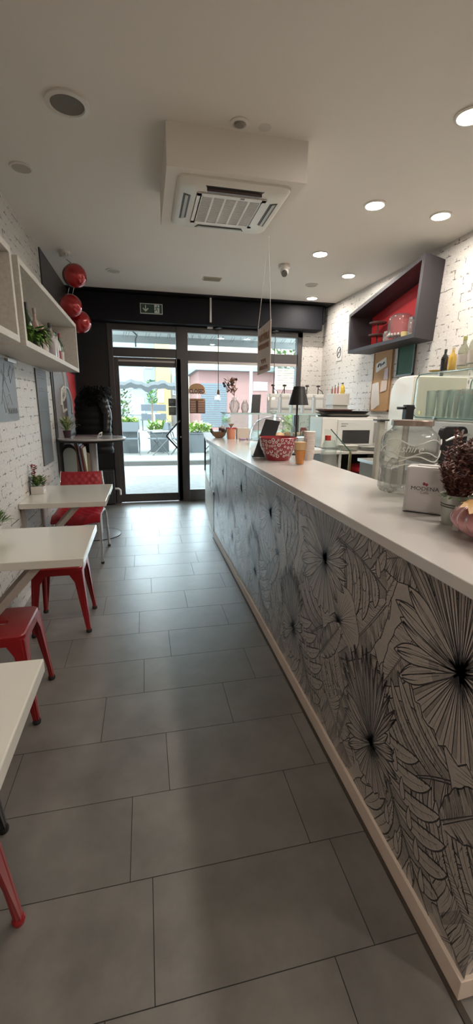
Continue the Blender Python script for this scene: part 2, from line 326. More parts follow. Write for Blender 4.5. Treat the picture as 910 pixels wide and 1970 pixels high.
MB().box(-.15, 1.2, 24, 24.06, 1.15, 1.5).box(-.15, 1.2, 24, 24.06, .72, 1.02).build('backboard', mat('bench_blue_grey', (0.055, 0.068, 0.083), .6), fe)
MB().box(-.2, 1.25, 23.5, 24, .66, .72).build('seat', PG, fe)
for x in (-.1, .5, 1.15): MB().box(x-.03, x+.03, 23.7, 24, .11, .66).build('leg', PG, fe)
tb = empty('cafe_table', (.45, 20, .11), 'small white round table before the slatted bench', 'table')
MB().lathe([(.3, 0), (.3, .03)], (.45, 20, 1.08), 20).build('tabletop', WHITE, tb); MB().tube([(.45, 20, .11), (.45, 20, 1.08)], .04).build('pedestal', WHITE, tb)
bush('street_tree', (-.75, 16, .5), .42, .4, 1.7, 420, .16, [GR[1], GR[2], mat('pink_blossom', (0.3, 0.18, 0.168), .6)], 'speckled bushy tree beyond the left planter', 'tree', 7)
MB_t = MB().tube([(0, 0, 0), (.02, 0, .7)], .05); o = MB_t.build('trunk', mat('bark', (.14, .1, .07), .8), bpy.data.objects['street_tree'], local=True); o.location = (0, 0, -.39)
bush('standard_shrub', (.35, 19, 1.5), .25, .3, 1.1, 160, .2, [GR[1], mat('leaf_blue_green', (0.06, 0.15, 0.108), .6)], 'blue-green shrub on a thin trunk under the street awning', 'shrub', 9)
MB().tube([(0, 0, -1.39), (0, 0, .3)], .04).build('trunk', mat('bark', (.14, .1, .07), .8), bpy.data.objects['standard_shrub'], local=True)
bush('garden_shrub', (6.9, 19, .11), .8, .5, 1.9, 300, .28, [mat('leaf_yellow', (0.231, 0.244, 0.063), .6), GR[0]], 'yellow-green shrub behind the right end of the shop window', 'shrub', 11)
bush('street_tree', (7.9, 22, 2.75), 1.5, 1, 3.0, 500, .35, [mat('bark_pale', (0.175, 0.165, 0.14), .7), GR[1], mat('leaf_pale', (0.25, 0.26, 0.21), .6)], 'pale leafy tree behind the right end of the transom', 'tree', 12)
MB().tube([(0, 0, -2.64), (0, 0, .6)], .12).build('trunk', mat('bark', (.14, .1, .07), .8), bpy.data.objects['street_tree.001'], local=True)
def building(x0, x1, y, z1, m, label, wins=(), roof=None, d=5, shutters=()):
    e = empty('building', ((x0+x1)/2, y, .1), label, 'building')
    MB().box(x0, x1, y, y+d, .1, z1).build('wall', m, e)
    if roof: MB().box(x0-.2, x1+.2, y-.4, y+d, z1, z1+.25).build('roof', roof, e)
    for (a_, b_, c_, d_) in wins:
        f_ = MB().box(a_-.06, b_+.06, y-.05, y+.01, c_-.06, d_+.06).build('window', WHITE, e)
        MB().box(a_, b_, y-.06, y-.04, c_, d_).build('pane', mat('far_pane', (.25, .3, .34), .2), f_)
    for (a_, b_, c_, d_) in shutters:
        mb = MB(); n = int((d_-c_)/.12)
        for k in range(n): mb.hexa([(a_, y-.02, c_+k*.12), (b_, y-.02, c_+k*.12), (b_, y+.02, c_+k*.12), (a_, y+.02, c_+k*.12), (a_, y-.07, c_+k*.12+.1), (b_, y-.07, c_+k*.12+.1), (b_, y+.02, c_+k*.12+.1), (a_, y+.02, c_+k*.12+.1)])
        mb.build('roller_shutter', mat('shutter_grey', (0.174, 0.212, 0.239), .5), e)
    return e
building(-6, .85, 30, 6.5, mat('facade_pale_blue', (0.207, 0.25, 0.274), .8), 'pale blue block beyond the awning, left part of the door view', [(-.9, .0, 2.6, 3.6), (-.9, .0, .9, 1.9), (.2, .6, 3.9, 4.6)])
building(.86, 1.75, 28.5, 8, mat('facade_yellow', (0.347, 0.250, 0.115), .8), 'tall yellow house front seen through the glass door', [(1.0, 1.25, 1.7, 2.4)])
building(1.78, 3.0, 29.5, 6.5, mat('facade_white', (0.346, 0.336, 0.317), .8), 'white narrow house between the yellow and the pink fronts', [(2.0, 2.5, 2.2, 3.4)])
building(3.02, 10.5, 24, 3.35, mat('facade_pink', (0.226, 0.124, 0.113), .8), 'low pink building with grey roller shutter across the street', [(6.2, 6.9, 2.4, 2.75)], mat('roof_blue_grey', (0.183, 0.22, 0.235), .6), shutters=[(3.15, 4.6, .3, 2.75)])
building(-1, 14, 40, 7.2, mat('facade_cream', (0.304, 0.268, 0.201), .8), 'long cream block farthest behind, above the pink roof', [(3, 4, 4, 5.4), (5.4, 6.4, 4, 5.4), (8, 9, 4, 5.4), (10.5, 11.5, 4, 5.4)])
# grey canvas awning across the street
e = empty('street_awning', (.2, 15, .11), 'wavy grey blue canvas awning on thin posts across the street', 'awning')
aw = MB(); n = 28
vs = []
for i in range(n+1):
    x = -1.6+3.1*i/n; z = 2.12+.05*sin(i*.7)+.03*sin(i*1.9); vs += [(x, 14.9, z), (x, 15.5, z+.14), (x, 14.88, z-.15-.03*sin(i*1.3))]
fs = []
for i in range(n): b_ = i*3; fs += [(b_, b_+1, b_+4, b_+3), (b_, b_+3, b_+5, b_+2)]
aw.add(vs, fs).build('canopy', mat('awning_canvas', (0.031, 0.038, 0.041), .8), e)
for x in (-1.5, 1.45): MB().tube([(x, 15, .11), (x, 15, 2.15)], .03).build('post', WHITE, e)
e = empty('lamp_post', (4.25, 17, .11), 'pale blue post standing before the pink building', 'post'); MB().tube([(4.25, 17, .11), (4.25, 17, 3.0)], .06).build('shaft', mat('post_blue', (0.303, 0.374, 0.413), .5), e); MB().lathe([(.09, 0), (.09, .2)], (4.25, 17, .11)).build('foot', PG, e)
e = empty('roller_blind', (5.25, 15.8, .11), 'cream slatted blind on posts behind the second pendant lamp', 'blind')
mb = MB()
for k in range(9): mb.box(4.95, 5.75, 15.8, 15.83, 2.1+k*.085, 2.17+k*.085)
mb.build('slats', mat('blind_cream', (0.272, 0.218, 0.159), .7), e)
for x in (4.93, 5.77): MB().box(x-.03, x+.03, 15.78, 15.86, .11, 2.9).build('post', WHITE, e)
# the shop's own canopy over the door, seen through the transom
e = empty('shop_canopy', (1.0, 7.3, 2.5), 'pale grey shop canopy with cut-out lettering strokes over the entrance', 'canopy')
MB().hexa([(-1.5, 6.75, 2.72), (3.6, 6.75, 2.72), (3.6, 8.2, 2.66), (-1.5, 8.2, 2.66), (-1.5, 6.75, 2.75), (3.6, 6.75, 2.75), (3.6, 8.2, 2.69), (-1.5, 8.2, 2.69)]).build('cloth', mat('canopy_grey', (0.466, 0.484, 0.466), .8), e)
MB().box(-1.5, 3.6, 8.18, 8.2, 2.54, 2.67).build('valance', mat('canopy_edge', (0.238, 0.245, 0.238), .8), e)
mb = MB(); r = random.Random(5)
for i in range(17):
    x = -.3+i*.19
    for s in range(r.choice((2, 3))):
        a_ = r.uniform(-.5, .5); mb.tube([(x+s*.035, 8.0, 2.60), (x+s*.035+a_*.1, 7.85, 2.665)], .004, 4)
mb.build('lettering', mat('canopy_ink', (.12, .12, .12), .7), e)
MB().tube([(-.15, 7.6, 2.66), (-.06, 7.6, 2.58), (-.09, 7.6, 2.52), (-.09, 7.6, 2.40)], .012, 6).build('crank_hook', PG, e)
# ================================================================= CEILING FITTINGS
FIT = mat('fitting_white', (.66, .62, .56), .4)
DISC = mat('lamp_disc', (1, .93, .84), .4, emit=LAMP)
rows = [(1.70, 2.26, 'brightest ceiling downlight, cut by the right edge of the picture'), (1.735, 3.26, 'large lit ceiling downlight, nearest fully visible one right of the air conditioner'),
        (2.325, 3.30, 'lit ceiling downlight directly above the near end of the dark wall shelf'), (1.752, 4.31, 'lit ceiling downlight midway between the air conditioner and the wall shelf'),
        (2.34, 4.88, 'small lit downlight above the far end of the dark wall shelf'), (2.33, 5.94, 'farthest lit downlight beside the dark bulkhead')]
proto = None
for x, y, lb in rows:
    if proto is None:
        e = proto = empty('ceiling_downlight', (x, y, ZC), lb, 'ceiling light', 'lit downlights over the service side')
        MB().lathe([(.082, 0), (.082, -.006), (.066, -.010), (.062, -.002)], (0, 0, 0), 32, cap=False).build('trim_ring', FIT, e, smooth=True, local=True)
        MB().lathe([(.063, -.004), (.063, -.007)], (0, 0, 0), 32).build('light_disc', DISC, e, local=True)
    else:
        e = copy_tree(proto); e.location = (x, y, ZC)
    e['label'] = lb
for x, y, lb in ((2.33, 1.3, 'added lit downlight outside the picture on the service side, nearest the counter end'), (1.7, -.4, 'added lit downlight behind the viewer, right of the middle'), (.1, -1.2, 'added lit downlight behind the viewer, near the middle of the room'), (-.3, -2.2, 'added lit downlight behind the viewer, near the rear wall')):   # unseen lamps added to brighten the near floor and the room's near end
    e = copy_tree(proto); e.location = (x, y, ZC); e['label'] = lb
GRL = mat('speaker_mesh', (.17, .15, .12), .6, bump=.6, bscale=400)
e = empty('ceiling_speaker', (-.312, 2.645, ZC), 'large round ceiling speaker with brown grille above the tables', 'speaker')
MB().lathe([(.108, 0), (.106, -.010), (.085, -.014), (.080, -.006)], (-.312, 2.645, ZC), 36, cap=False).build('trim_ring', FIT, e, smooth=True)
MB().lathe([(.081, -.004), (.081, -.008)], (-.312, 2.645, ZC), 36).build('grille', GRL, e)
G2 = mat('unlit_lens', (.42, .38, .32), .35)
for i, (x, y, rr, lb) in enumerate([(-.70, 3.33, .07, 'unlit round ceiling light nearest the left brick wall'), (-.27, 5.37, .085, 'unlit round ceiling light between smoke detector and air vent'), (2.08, 5.34, .08, 'unlit round ceiling light beside the farthest lit downlight')]):
    e = empty('unlit_downlight', (x, y, ZC), lb, 'ceiling light', 'unlit round ceiling lights')
    MB().lathe([(rr, 0), (rr-.002, -.008), (rr*.82, -.010), (rr*.78, -.003)], (x, y, ZC), 32, cap=False).build('trim_ring', FIT, e, smooth=True)
    MB().lathe([(rr*.79, -.003), (rr*.79, -.006)], (x, y, ZC), 32).build('lens', G2, e)
e = empty('smoke_detector', (-.707, 4.873, ZC), 'slotted pale smoke detector above the left wall shelf', 'smoke detector')
MB().lathe([(.06, 0), (.06, -.012), (.05, -.02)], (-.707, 4.873, ZC)).build('base', FIT, e, smooth=True)
mb = MB()
for k in range(12): a_ = k*pi/6; mb.box(-.707+.04*cos(a_)-.006, -.707+.04*cos(a_)+.006, 4.873+.04*sin(a_)-.006, 4.873+.04*sin(a_)+.006, ZC-.045, ZC-.018)
mb.lathe([(.042, -.045), (.035, -.052)], (-.707, 4.873, ZC)); mb.build('sensor_cage', FIT, e)
e = empty('ceiling_sensor', (.559, 2.592, ZC), 'small round sensor with ring in front of the air conditioner housing', 'sensor')
MB().lathe([(.052, 0), (.052, -.006), (.036, -.010), (.03, -.004)], (.559, 2.592, ZC), 28, cap=False).build('trim_ring', FIT, e, smooth=True)
MB().lathe([(.03, -.003), (.024, -.014), (.012, -.016)], (.559, 2.592, ZC), 24).build('lens', mat('sensor_lens', (.25, .22, .19), .3), e, smooth=True)
single('ceiling_stain_patch', MB().lathe([(.035, -.0005), (.035, -.001)], (.70, 2.60, ZC), 20), mat('patch_paint', (.60, .565, .52), .8), (.70, 2.60, ZC), 'faint round filled patch beside the ceiling sensor', 'patch')
e = empty('ceiling_vent', (.851, 5.395, ZC), 'small rectangular slatted vent on the ceiling before the bulkhead', 'vent')
MB().box(.74, .96, 5.33, 5.46, ZC-.008, ZC).build('frame', mat('vent_cream', (.48, .43, .32), .5), e, bevel=.003)
for k in range(4): MB().box(.755, .945, 5.345+k*.03, 5.36+k*.03, ZC-.014, ZC-.008).build('slat', mat('vent_slat', (.30, .27, .19), .5), e)
e = empty('security_camera', (1.52, 4.72, ZC), 'white dome security camera under the ceiling right of the hanging sign', 'camera')
MB().lathe([(.062, 0), (.062, -.03), (.05, -.042)], (1.52, 4.72, ZC)).build('base', FIT, e, smooth=True)
MB().sphere((1.52, 4.70, ZC-.065), .045).build('housing', mat('camera_grey', (.5, .47, .43), .4), e, smooth=True)
MB().tube([(1.52, 4.70, ZC-.065), (1.505, 4.66, ZC-.105)], [.034, .030], 16).build('lens_barrel', mat('camera_dark', (.06, .055, .05), .3), e)
# air conditioner: the plastered box is part of the ceiling, the cassette is the thing
ax0, ax1, ay0, ay1, az = .174, .975, 2.66, 3.46, 2.715
struct('trim_4', MB().box(ax0, ax1, ay0, ay1, az, ZC+.01), CEIL)
cx, cy = .575, 3.045; hw = .335
AC = mat('ac_white', (.70, .66, .58), .35)
e = empty('air_conditioner', (cx, cy, az), 'white four-way cassette air conditioner set in a ceiling box', 'air conditioner')
ring = rrect(cx-hw, cx+hw, cy-hw, cy+hw, .05, 5); inner = rrect(cx-hw+.02, cx+hw-.02, cy-hw+.02, cy+hw-.02, .05, 5)
n = len(ring); mb = MB(); gi = rrect(cx-.215, cx+.215, cy-.215, cy+.215, .02, 5)
mb.add([(p[0], p[1], az) for p in ring]+[(p[0], p[1], az-.012) for p in ring]+[(p[0], p[1], az-.028) for p in inner]+[(p[0], p[1], az-.028) for p in gi]+[(p[0], p[1], az-.012) for p in gi],
       [(k*n+i, k*n+(i+1) % n, (k+1)*n+(i+1) % n, (k+1)*n+i) for k in range(4) for i in range(n)]+[tuple(4*n+i for i in range(n))])
mb.build('panel', AC, e, smooth=True)
VD = mat('vent_dark', (.03, .026, .022), .5)
for k in range(4):
    a_ = k*pi/2; R_ = Matrix.Rotation(a_, 3, 'Z'); lo = [Vector((-.175, -.292, 0)), Vector((.175, -.292, 0)), Vector((.155, -.248, 0)), Vector((-.155, -.248, 0))]
    q = [R_@p for p in lo]
    MB().prism([(cx+p.x, cy+p.y) for p in q], az-.0295, az-.020).build('outlet', VD, e)
    fl = [R_@Vector(p) for p in ((-.165, -.280, 0), (.165, -.280, 0), (.155, -.262, 0), (-.155, -.262, 0))]
    if k: MB().prism([(cx+p.x, cy+p.y) for p in fl], az-.034, az-.030).build('flap', mat('flap_grey', (.40, .37, .31), .4), e)
    else: MB().prism([(cx+p.x, cy+p.y+.012) for p in fl], az-.045, az-.030).build('flap', mat('flap_dark', (.10, .07, .06), .4), e)
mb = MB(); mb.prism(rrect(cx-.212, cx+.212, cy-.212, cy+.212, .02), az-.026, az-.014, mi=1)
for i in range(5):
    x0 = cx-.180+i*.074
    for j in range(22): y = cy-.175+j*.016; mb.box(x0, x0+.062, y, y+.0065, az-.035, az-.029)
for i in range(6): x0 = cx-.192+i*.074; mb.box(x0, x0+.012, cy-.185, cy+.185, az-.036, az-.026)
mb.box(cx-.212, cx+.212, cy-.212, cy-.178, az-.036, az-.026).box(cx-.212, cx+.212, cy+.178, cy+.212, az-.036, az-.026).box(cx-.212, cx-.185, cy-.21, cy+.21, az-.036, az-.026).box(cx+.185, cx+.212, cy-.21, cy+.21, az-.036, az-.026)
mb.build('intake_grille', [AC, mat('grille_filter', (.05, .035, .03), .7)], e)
MB().box(cx+.05, cx+.075, cy-.205, cy-.19, az-.038, az-.036).build('badge', mat('badge_brown', (.15, .1, .07), .4), e)
# hanging sign
e = empty('hanging_sign', (1.0, 3.59, 1.73), 'cream cardboard sign with faded brown lettering hung from the ceiling box', 'sign')
CB = mat('sign_card', (.55, .44, .36), .7, var=.06)
MB().hexa([(1.0, 3.385, 1.745), (1.0, 3.775, 1.73), (1.006, 3.775, 1.73), (1.006, 3.385, 1.745), (1.0, 3.40, 2.125), (1.0, 3.785, 2.105), (1.006, 3.785, 2.105), (1.006, 3.40, 2.125)]).build('board', CB, e)
SI = mat('sign_ink', (.34, .20, .15), .7)
mb = MB(); r = random.Random(8)
for zt, hh, y0_, y1_, k_ in ((2.02, .055, 3.43, 3.75, 7), (1.95, .04, 3.43, 3.75, 9), (1.83, .035, 3.5, 3.66, 3), (1.78, .03, 3.45, 3.7, 6)):
    for i in range(k_):
        yy = y0_+(y1_-y0_)*(i+.5)/k_; ww = (y1_-y0_)/k_*.32
        pts = [(.9975, yy-ww, zt-hh/2), (.9975, yy-ww*.6, zt+hh/2), (.9975, yy+ww*.3, zt+hh*.1*r.uniform(-3, 3)), (.9975, yy+ww, zt-hh/2*r.choice((-1, 1)))]
        mb.tube(pts, .0035, 4)
mb.build('lettering', SI, e)
MB().sphere((.997, 3.575, 2.065), .014, sc=(.2, 1, 1.3)).build('emblem', mat('sign_gold', (.55, .38, .12), .5), e)
for ya, za in ((3.40, 2.12), (3.785, 2.10)): MB().tube([(1.0, ya, za), (.985, 3.47, 2.72)], .0022, 5).build('string', mat('string_white', (.62, .58, .54), .6), e)
# bulkhead signs, cable duct, pendants
e = empty('exit_sign', (.155, 6.275, 2.66), 'green emergency exit sign with arrow and running figure on the black bulkhead', 'sign')
MB().box(.005, .305, 6.268, 6.279, 2.665, 2.795).build('plate', mat('exit_frame_white', (.62, .66, .62), .4), e)
MB().box(.015, .295, 6.265, 6.268, 2.675, 2.785).build('panel', mat('exit_green', (.02, .06, .042), .4), e)
EW = mat('exit_white', (.72, .76, .72), .4)
mb = MB(); mb.box(.072, .084, 6.262, 6.265, 2.70, 2.772); mb.prism([(.078, 2.688), (.118, 2.728), (.108, 2.738), (.078, 2.708), (.048, 2.738), (.038, 2.728)], 6.262, 6.265, 'y'); mb.build('arrow', EW, e)
MB().box(.195, .262, 6.262, 6.265, 2.68, 2.782).build('doorway', EW, e)
RN = mat('exit_figure', (.02, .10, .06), .4); mb = MB().sphere((.236, 6.2605, 2.768), .008, sc=(1, .2, 1))
for pts in ([(.235, 2.757), (.222, 2.73)], [(.235, 2.752), (.248, 2.742), (.257, 2.75)], [(.232, 2.752), (.215, 2.748), (.207, 2.735)], [(.222, 2.73), (.238, 2.718), (.234, 2.695)], [(.222, 2.73), (.212, 2.71), (.199, 2.702)]): mb.tube([(p[0], 6.260, p[1]) for p in pts], .0045, 6)
mb.build('figure', RN, e)
single('cable_duct', MB().box(.955, .98, 6.262, 6.279, 2.60, 2.915), WHITE, (.967, 6.27, 2.6), 'thin white cable duct running down the black bulkhead', 'cable duct', bevel=.003)
single('window_bracket', MB().box(.94, 1.02, 6.40, 6.44, 2.540, 2.564), WHITE, (.98, 6.42, 2.55), 'small white bracket at the foot of the cable duct', 'bracket')
for x, lb in ((1.10, 'glowing pendant bulb on a long cord left of the dried flowers'), (1.96, 'pendant cord hanging behind the pump-topped jars')):
    e = empty('pendant_lamp', (x, 6.40, 2.565), lb, 'pendant lamp', 'bulb pendants by the window')
    MB().lathe([(.055, 0), (.055, -.02), (.02, -.028)], (x, 6.40, 2.565)).build('ceiling_rose', BLK, e)
    MB().tube([(x, 6.40, 2.55), (x, 6.40, 1.69)], .006, 8).build('cord', mat('cord_dark', (.08, .055, .04), .6), e)
    MB().lathe([(.008, .07), (.02, .05), (.024, 0)], (x, 6.40, 1.63), 16).build('lamp_holder', mat('brass_dark', (.16, .09, .05), .35, metal=.8), e)
    b_ = MB().lathe([(.016, 0), (.03, -.03), (.036, -.06), (.03, -.09), (.008, -.105)], (x, 6.40, 1.63), 20).build('bulb', CLEAR, e, smooth=True)
    MB().tube([(x-.012, 6.40, 1.61), (x-.014, 6.40, 1.56), (x, 6.40, 1.605), (x+.014, 6.40, 1.56), (x+.012, 6.40, 1.61)], .003, 6).build('filament', mat('filament_glow', (1, .62, .28), .4, emit=220), b_)
# door and window notices
e = empty('closed_sign', (.79, YD-.03, 1.35), 'brown CLOSED sign with opening hours board hung on the shop window', 'sign')
arch = [(.67, 1.66)]+[(.79-.12*cos(pi*k/12), 1.70+.085*sin(pi*k/12)) for k in range(13)]+[(.91, 1.66)]
MB().prism(arch, YD-.03, YD-.022, 'y').build('header_board', mat('sign_tan', (.42, .25, .13), .6), e)
MB().box(.66, .918, YD-.032, YD-.022, 1.635, 1.70).build('closed_strip', mat('sign_pale', (.62, .48, .38), .6), e)
text('CLOSED', .085, mat('sign_maroon', (.05, .012, .012), .5), frame_m((.79, YD-.034, 1.668), (1, 0, 0), (0, 0, 1)), 'closed_lettering', e, sx=.72, bold=.003)
MB().tube([(.79, YD-.026, 1.56), (.79, YD-.026, 1.65)], .006, 6).build('link', STEEL, e)
MB().box(.675, .912, YD-.032, YD-.022, 1.35, 1.565).build('hours_board', mat('sign_brown', (.075, .025, .018), .5), e)
MB().box(.675, .912, YD-.0335, YD-.0325, 1.54, 1.565).build('hours_header', mat('sign_tan', (.42, .25, .13), .6), e)
text('BUSINESS HOURS', .024, mat('sign_maroon', (.05, .012, .012), .5), frame_m((.793, YD-.035, 1.552), (1, 0, 0), (0, 0, 1)), 'hours_lettering', e)
mb = MB()
for k in range(7): z = 1.525-k*.025; mb.box(.685, .77, YD-.0345, YD-.0325, z-.007, z+.005); mb.box(.805, .905, YD-.0345, YD-.0325, z-.007, z+.005)
mb.build('hours_rows', mat('sign_row', (.55, .36, .28), .6), e)
for z0, z1, lb, c in ((1.448, 1.560, 'upper dark square notice on the door glass beside the handle', (.05, .06, .06)), (1.32, 1.44, 'lower grey square notice on the door glass beside the handle', (.11, .13, .12))):
    e = empty('door_notice', (.415, YD-.03, z0), lb, 'notice', 'square notices on the door glass')
    MB().box(.362, .472, YD-.028, YD-.022, z0, z1).build('sheet', mat('notice_%d' % int(z0*100), c, .5), e)
    MB().box(.375, .46, YD-.029, YD-.028, z0+.085, z0+.09).box(.375, .44, YD-.029, YD-.028, z0+.06, z0+.065).build('printed_lines', mat('notice_line', (.3, .32, .3), .5), e)
# ================================================================= BAR COUNTER
CX = .72; CY0, CY1 = .585, 4.87
e = empty('bar_counter', (.95, 2.7, 0), 'long bar counter with black and white leaf-print front', 'counter')
body = [(CX+.012, CY0+.01), (1.18, CY0+.01), (1.18, 4.86), (CX+.012, 4.5)]
MB().prism(body, .07, 1.05).build('carcass', mat('carcass_white', (.5, .47, .43), .6), e)
# ---- leaf print: every leaf is a filled shape with ink strokes above it
class Print:
    def __init__(s, conv): s.mb = MB(); s.h = .0001; s.conv = conv
    def P(s, p, dh=0): return s.conv(p[0], p[1], s.h+dh)
    def fill(s, pts, mi=0, dh=0):
        s.mb.add([s.P(p, dh) for p in pts], [tuple(range(len(pts)))], mi)
    def fan(s, c, pts, mi=0):
        n = len(pts); s.mb.add([s.P(c)]+[s.P(p) for p in pts], [(0, i+1, (i+1) % n+1) for i in range(n)], mi)
    def fan2(s, c, pts, mi=0):
        n = len(pts); s.mb.add([s.P(c)]+[s.P(p) for p in pts], [(0, i+1, i+2) for i in range(n-1)], mi)
    def stroke(s, pts, w0, w1=None, dh=.00002, mi=1):
        w1 = w0 if w1 is None else w1; n = len(pts); vs = []
        for i, p in enumerate(pts):
            a = pts[max(0, i-1)]; b = pts[min(n-1, i+1)]; dx, dy = b[0]-a[0], b[1]-a[1]; l = math.hypot(dx, dy) or 1
            w_ = (w0+(w1-w0)*i/(n-1))/2*1.25; vs += [s.P((p[0]-dy/l*w_, p[1]+dx/l*w_), dh), s.P((p[0]+dy/l*w_, p[1]-dx/l*w_), dh)]
        s.mb.add(vs, [(2*i, 2*i+1, 2*i+3, 2*i+2) for i in range(n-1)], mi)
def xf(c, ang, sc=1, mir=1):
    ca, sa = cos(ang), sin(ang)
    return lambda x, y: (c[0]+sc*(x*ca-y*mir*sa), c[1]+sc*(x*sa+y*mir*ca))
def petal(P, c, a, L, wd, r, dark=0, blunt=0):
    t = xf(c, a); n = 12; bend = r.uniform(-.04, .04)*L
    def wf(u):
        if blunt: return wd*1.5*max(0, u)**.7*(1-max(0, (u-.55)/.45)**2.2)
        return wd*1.45*max(0, u)**.75*(1-max(0, (u-.6)/.4)**1.3)
    md = [t(L*u/n, bend*(u/n)**2*2) for u in range(n+1)]
    up_ = [t(L*u/n, bend*(u/n)**2*2+wf(u/n)) for u in range(n+1)]; dn = [t(L*u/n, bend*(u/n)**2*2-wf(u/n)) for u in range(n+1)]
    for i in range(n):
        P.mb.add([P.P(up_[i]), P.P(up_[i+1]), P.P(md[i+1]), P.P(md[i])], [(0, 1, 2, 3)], 0)
        P.mb.add([P.P(md[i]), P.P(md[i+1]), P.P(dn[i+1]), P.P(dn[i])], [(0, 1, 2, 3)], 2 if (not blunt or i < 5) else 0)
    P.stroke(up_, .0022, .0036); P.stroke(dn, .0026, .004)
    P.stroke(md[:-1], .0026, .0010)
    for k in range(7 if blunt else 3):
        o = r.uniform(-.8, .8); l0 = r.uniform(.05, .5); l1 = min(.92, l0+r.uniform(.25, .5))
        P.stroke([t(L*(l0+(l1-l0)*u/5), bend*(l0+(l1-l0)*u/5)**2*2+o*wf(l0+(l1-l0)*u/5)) for u in range(6)], .0012, .0005)
    for k in range(dark+2):
        o = r.uniform(-.85, .85); P.stroke([t(L*(.66+.28*u/4), o*wf(.66+.28*u/4)+bend*(.66+.28*u/4)**2*2) for u in range(5)], .0006, .0042*min(1, wd/.0145)**2)
    P.h += .00004
def fanpalm(P, c, S, r, rot=0):
    # skirt of short strips below
    arc = [(c[0]+.23*S*cos(rad(a+rot)), c[1]+.23*S*sin(rad(a+rot))*(1+.06*sin(a*.4))) for a in range(-138, -41, 6)]
    P.fill([c]+arc); P.stroke(arc, .004)
    for i, a in enumerate(range(-138, -41, 4)):
        p = (c[0]+.226*S*cos(rad(a+rot)), c[1]+.226*S*sin(rad(a+rot)))
        P.stroke([c, p], .003 if i % 2 else .0016, .0024 if i % 2 else .0008)
        if i % 4 == 0: P.mb.add([P.P(c, .00001), P.P(p, .00001), P.P((c[0]+.226*S*cos(rad(a+4+rot)), c[1]+.226*S*sin(rad(a+4+rot))), .00001)], [(0, 1, 2)], 2)
    P.h += .00006
    for a in (214, 196, 178, 160, 144, 130): petal(P, c, rad(a+rot), S*(.19+.03*r.random()), .019*S, r, 1, 1)
    for a in range(116, 27, -5):
        q = sin(pi*(a-6)/120); petal(P, c, rad(a+rot+r.uniform(-1.2, 1.2)), S*(.26+.20*q), .0150*S, r, 1)
    for a in (-42, -25, -8, 8, 22): petal(P, c, rad(a+rot), S*(.25+.04*r.random()), .027*S, r, 1, 1)
    for k in range(60):
        a = r.uniform(0, 2*pi); P.stroke([c, (c[0]+.06*S*r.uniform(.5, 1.5)*cos(a), c[1]+.06*S*r.uniform(.5, 1.5)*sin(a))], .006*S, .0008, .00003)
    P.h += .00006
def finger(P, p0, p1, bend, wd, r, shade=True):
    L = math.hypot(p1[0]-p0[0], p1[1]-p0[1]); t = xf(p0, math.atan2(p1[1]-p0[1], p1[0]-p0[0]), L); wd = wd/L; n = 14
    ax = lambda u: bend*4*u*(1-u)*.5
    wf = lambda u: wd*(.5+.6*u)*max(0, 1-max(0, (u-.5)/.5)**1.7)**.8*min(1, .4+u*2.2)
    md = [t(u/n, ax(u/n)) for u in range(n+1)]; up_ = [t(u/n, ax(u/n)+wf(u/n)) for u in range(n+1)]; dn = [t(u/n, ax(u/n)-wf(u/n)) for u in range(n+1)]
    for i in range(n): P.mb.add([P.P(up_[i]), P.P(up_[i+1]), P.P(dn[i+1]), P.P(dn[i])], [(0, 1, 2, 3)], 0)
    P.stroke(up_, .0024, .0038); P.stroke(dn, .0040, .0038); P.stroke(md[:-2], .0026, .0008)
    for k in range(26):
        u = r.uniform(.02, .9); e_ = r.uniform(.15, .6); P.stroke([t(u, ax(u)-wf(u)), t(u+.03, ax(u)-wf(u)*(1-e_))], .0022, .0005)
        if k % 2: P.stroke([t(u, ax(u)), t(u+.06, ax(u)+wf(u)*r.uniform(.3, .7))], .0014, .0005)
    P.h += .00004
def monstera(P, base, tip, W, r, mir=1):
    L = math.hypot(tip[0]-base[0], tip[1]-base[1]); t = xf(base, math.atan2(tip[1]-base[1], tip[0]-base[0]), L, mir); W = W/L
    mid = lambda u: .05*sin(pi*u)
    und = [t(u/12, mid(u/12)+W*.62*sin(pi*(.12+.8*u/12))) for u in range(13)]+[t(u/12, mid(u/12)-W*.62*sin(pi*(.12+.8*u/12))) for u in range(12, -1, -1)]
    P.fill(und, 2); P.h += .00004
    for k in range(6):
        for side in (1, -1):
            u = .02+k*.15; wl = W*(.62+.5*sin(pi*min(1, .2+u)))
            if k == 5: wl *= .7
            e_ = t(u+.24-.02*k, mid(u)+side*wl*1.15)
            finger(P, t(u, mid(u)), e_, -side*mir*.26, .062*L, r)
            if r.random() < .8:
                c_ = t(u+.085, mid(u)+side*wl*.36); q = [(c_[0]+.013*cos(x*pi/6)*(1-.55*sin(x*pi/6))+.008*sin(x*pi/6), c_[1]+.034*sin(x*pi/6)) for x in range(13)]
                P.fill(q[:-1]); P.stroke(q, .003); P.h += .00004
    for o in (-.005, .005): P.stroke([t(v/8*1.02, mid(v/8)+o/L*(1.1-v/9)) for v in range(9)], .0042, .0016, .00003)
    P.h += .00006
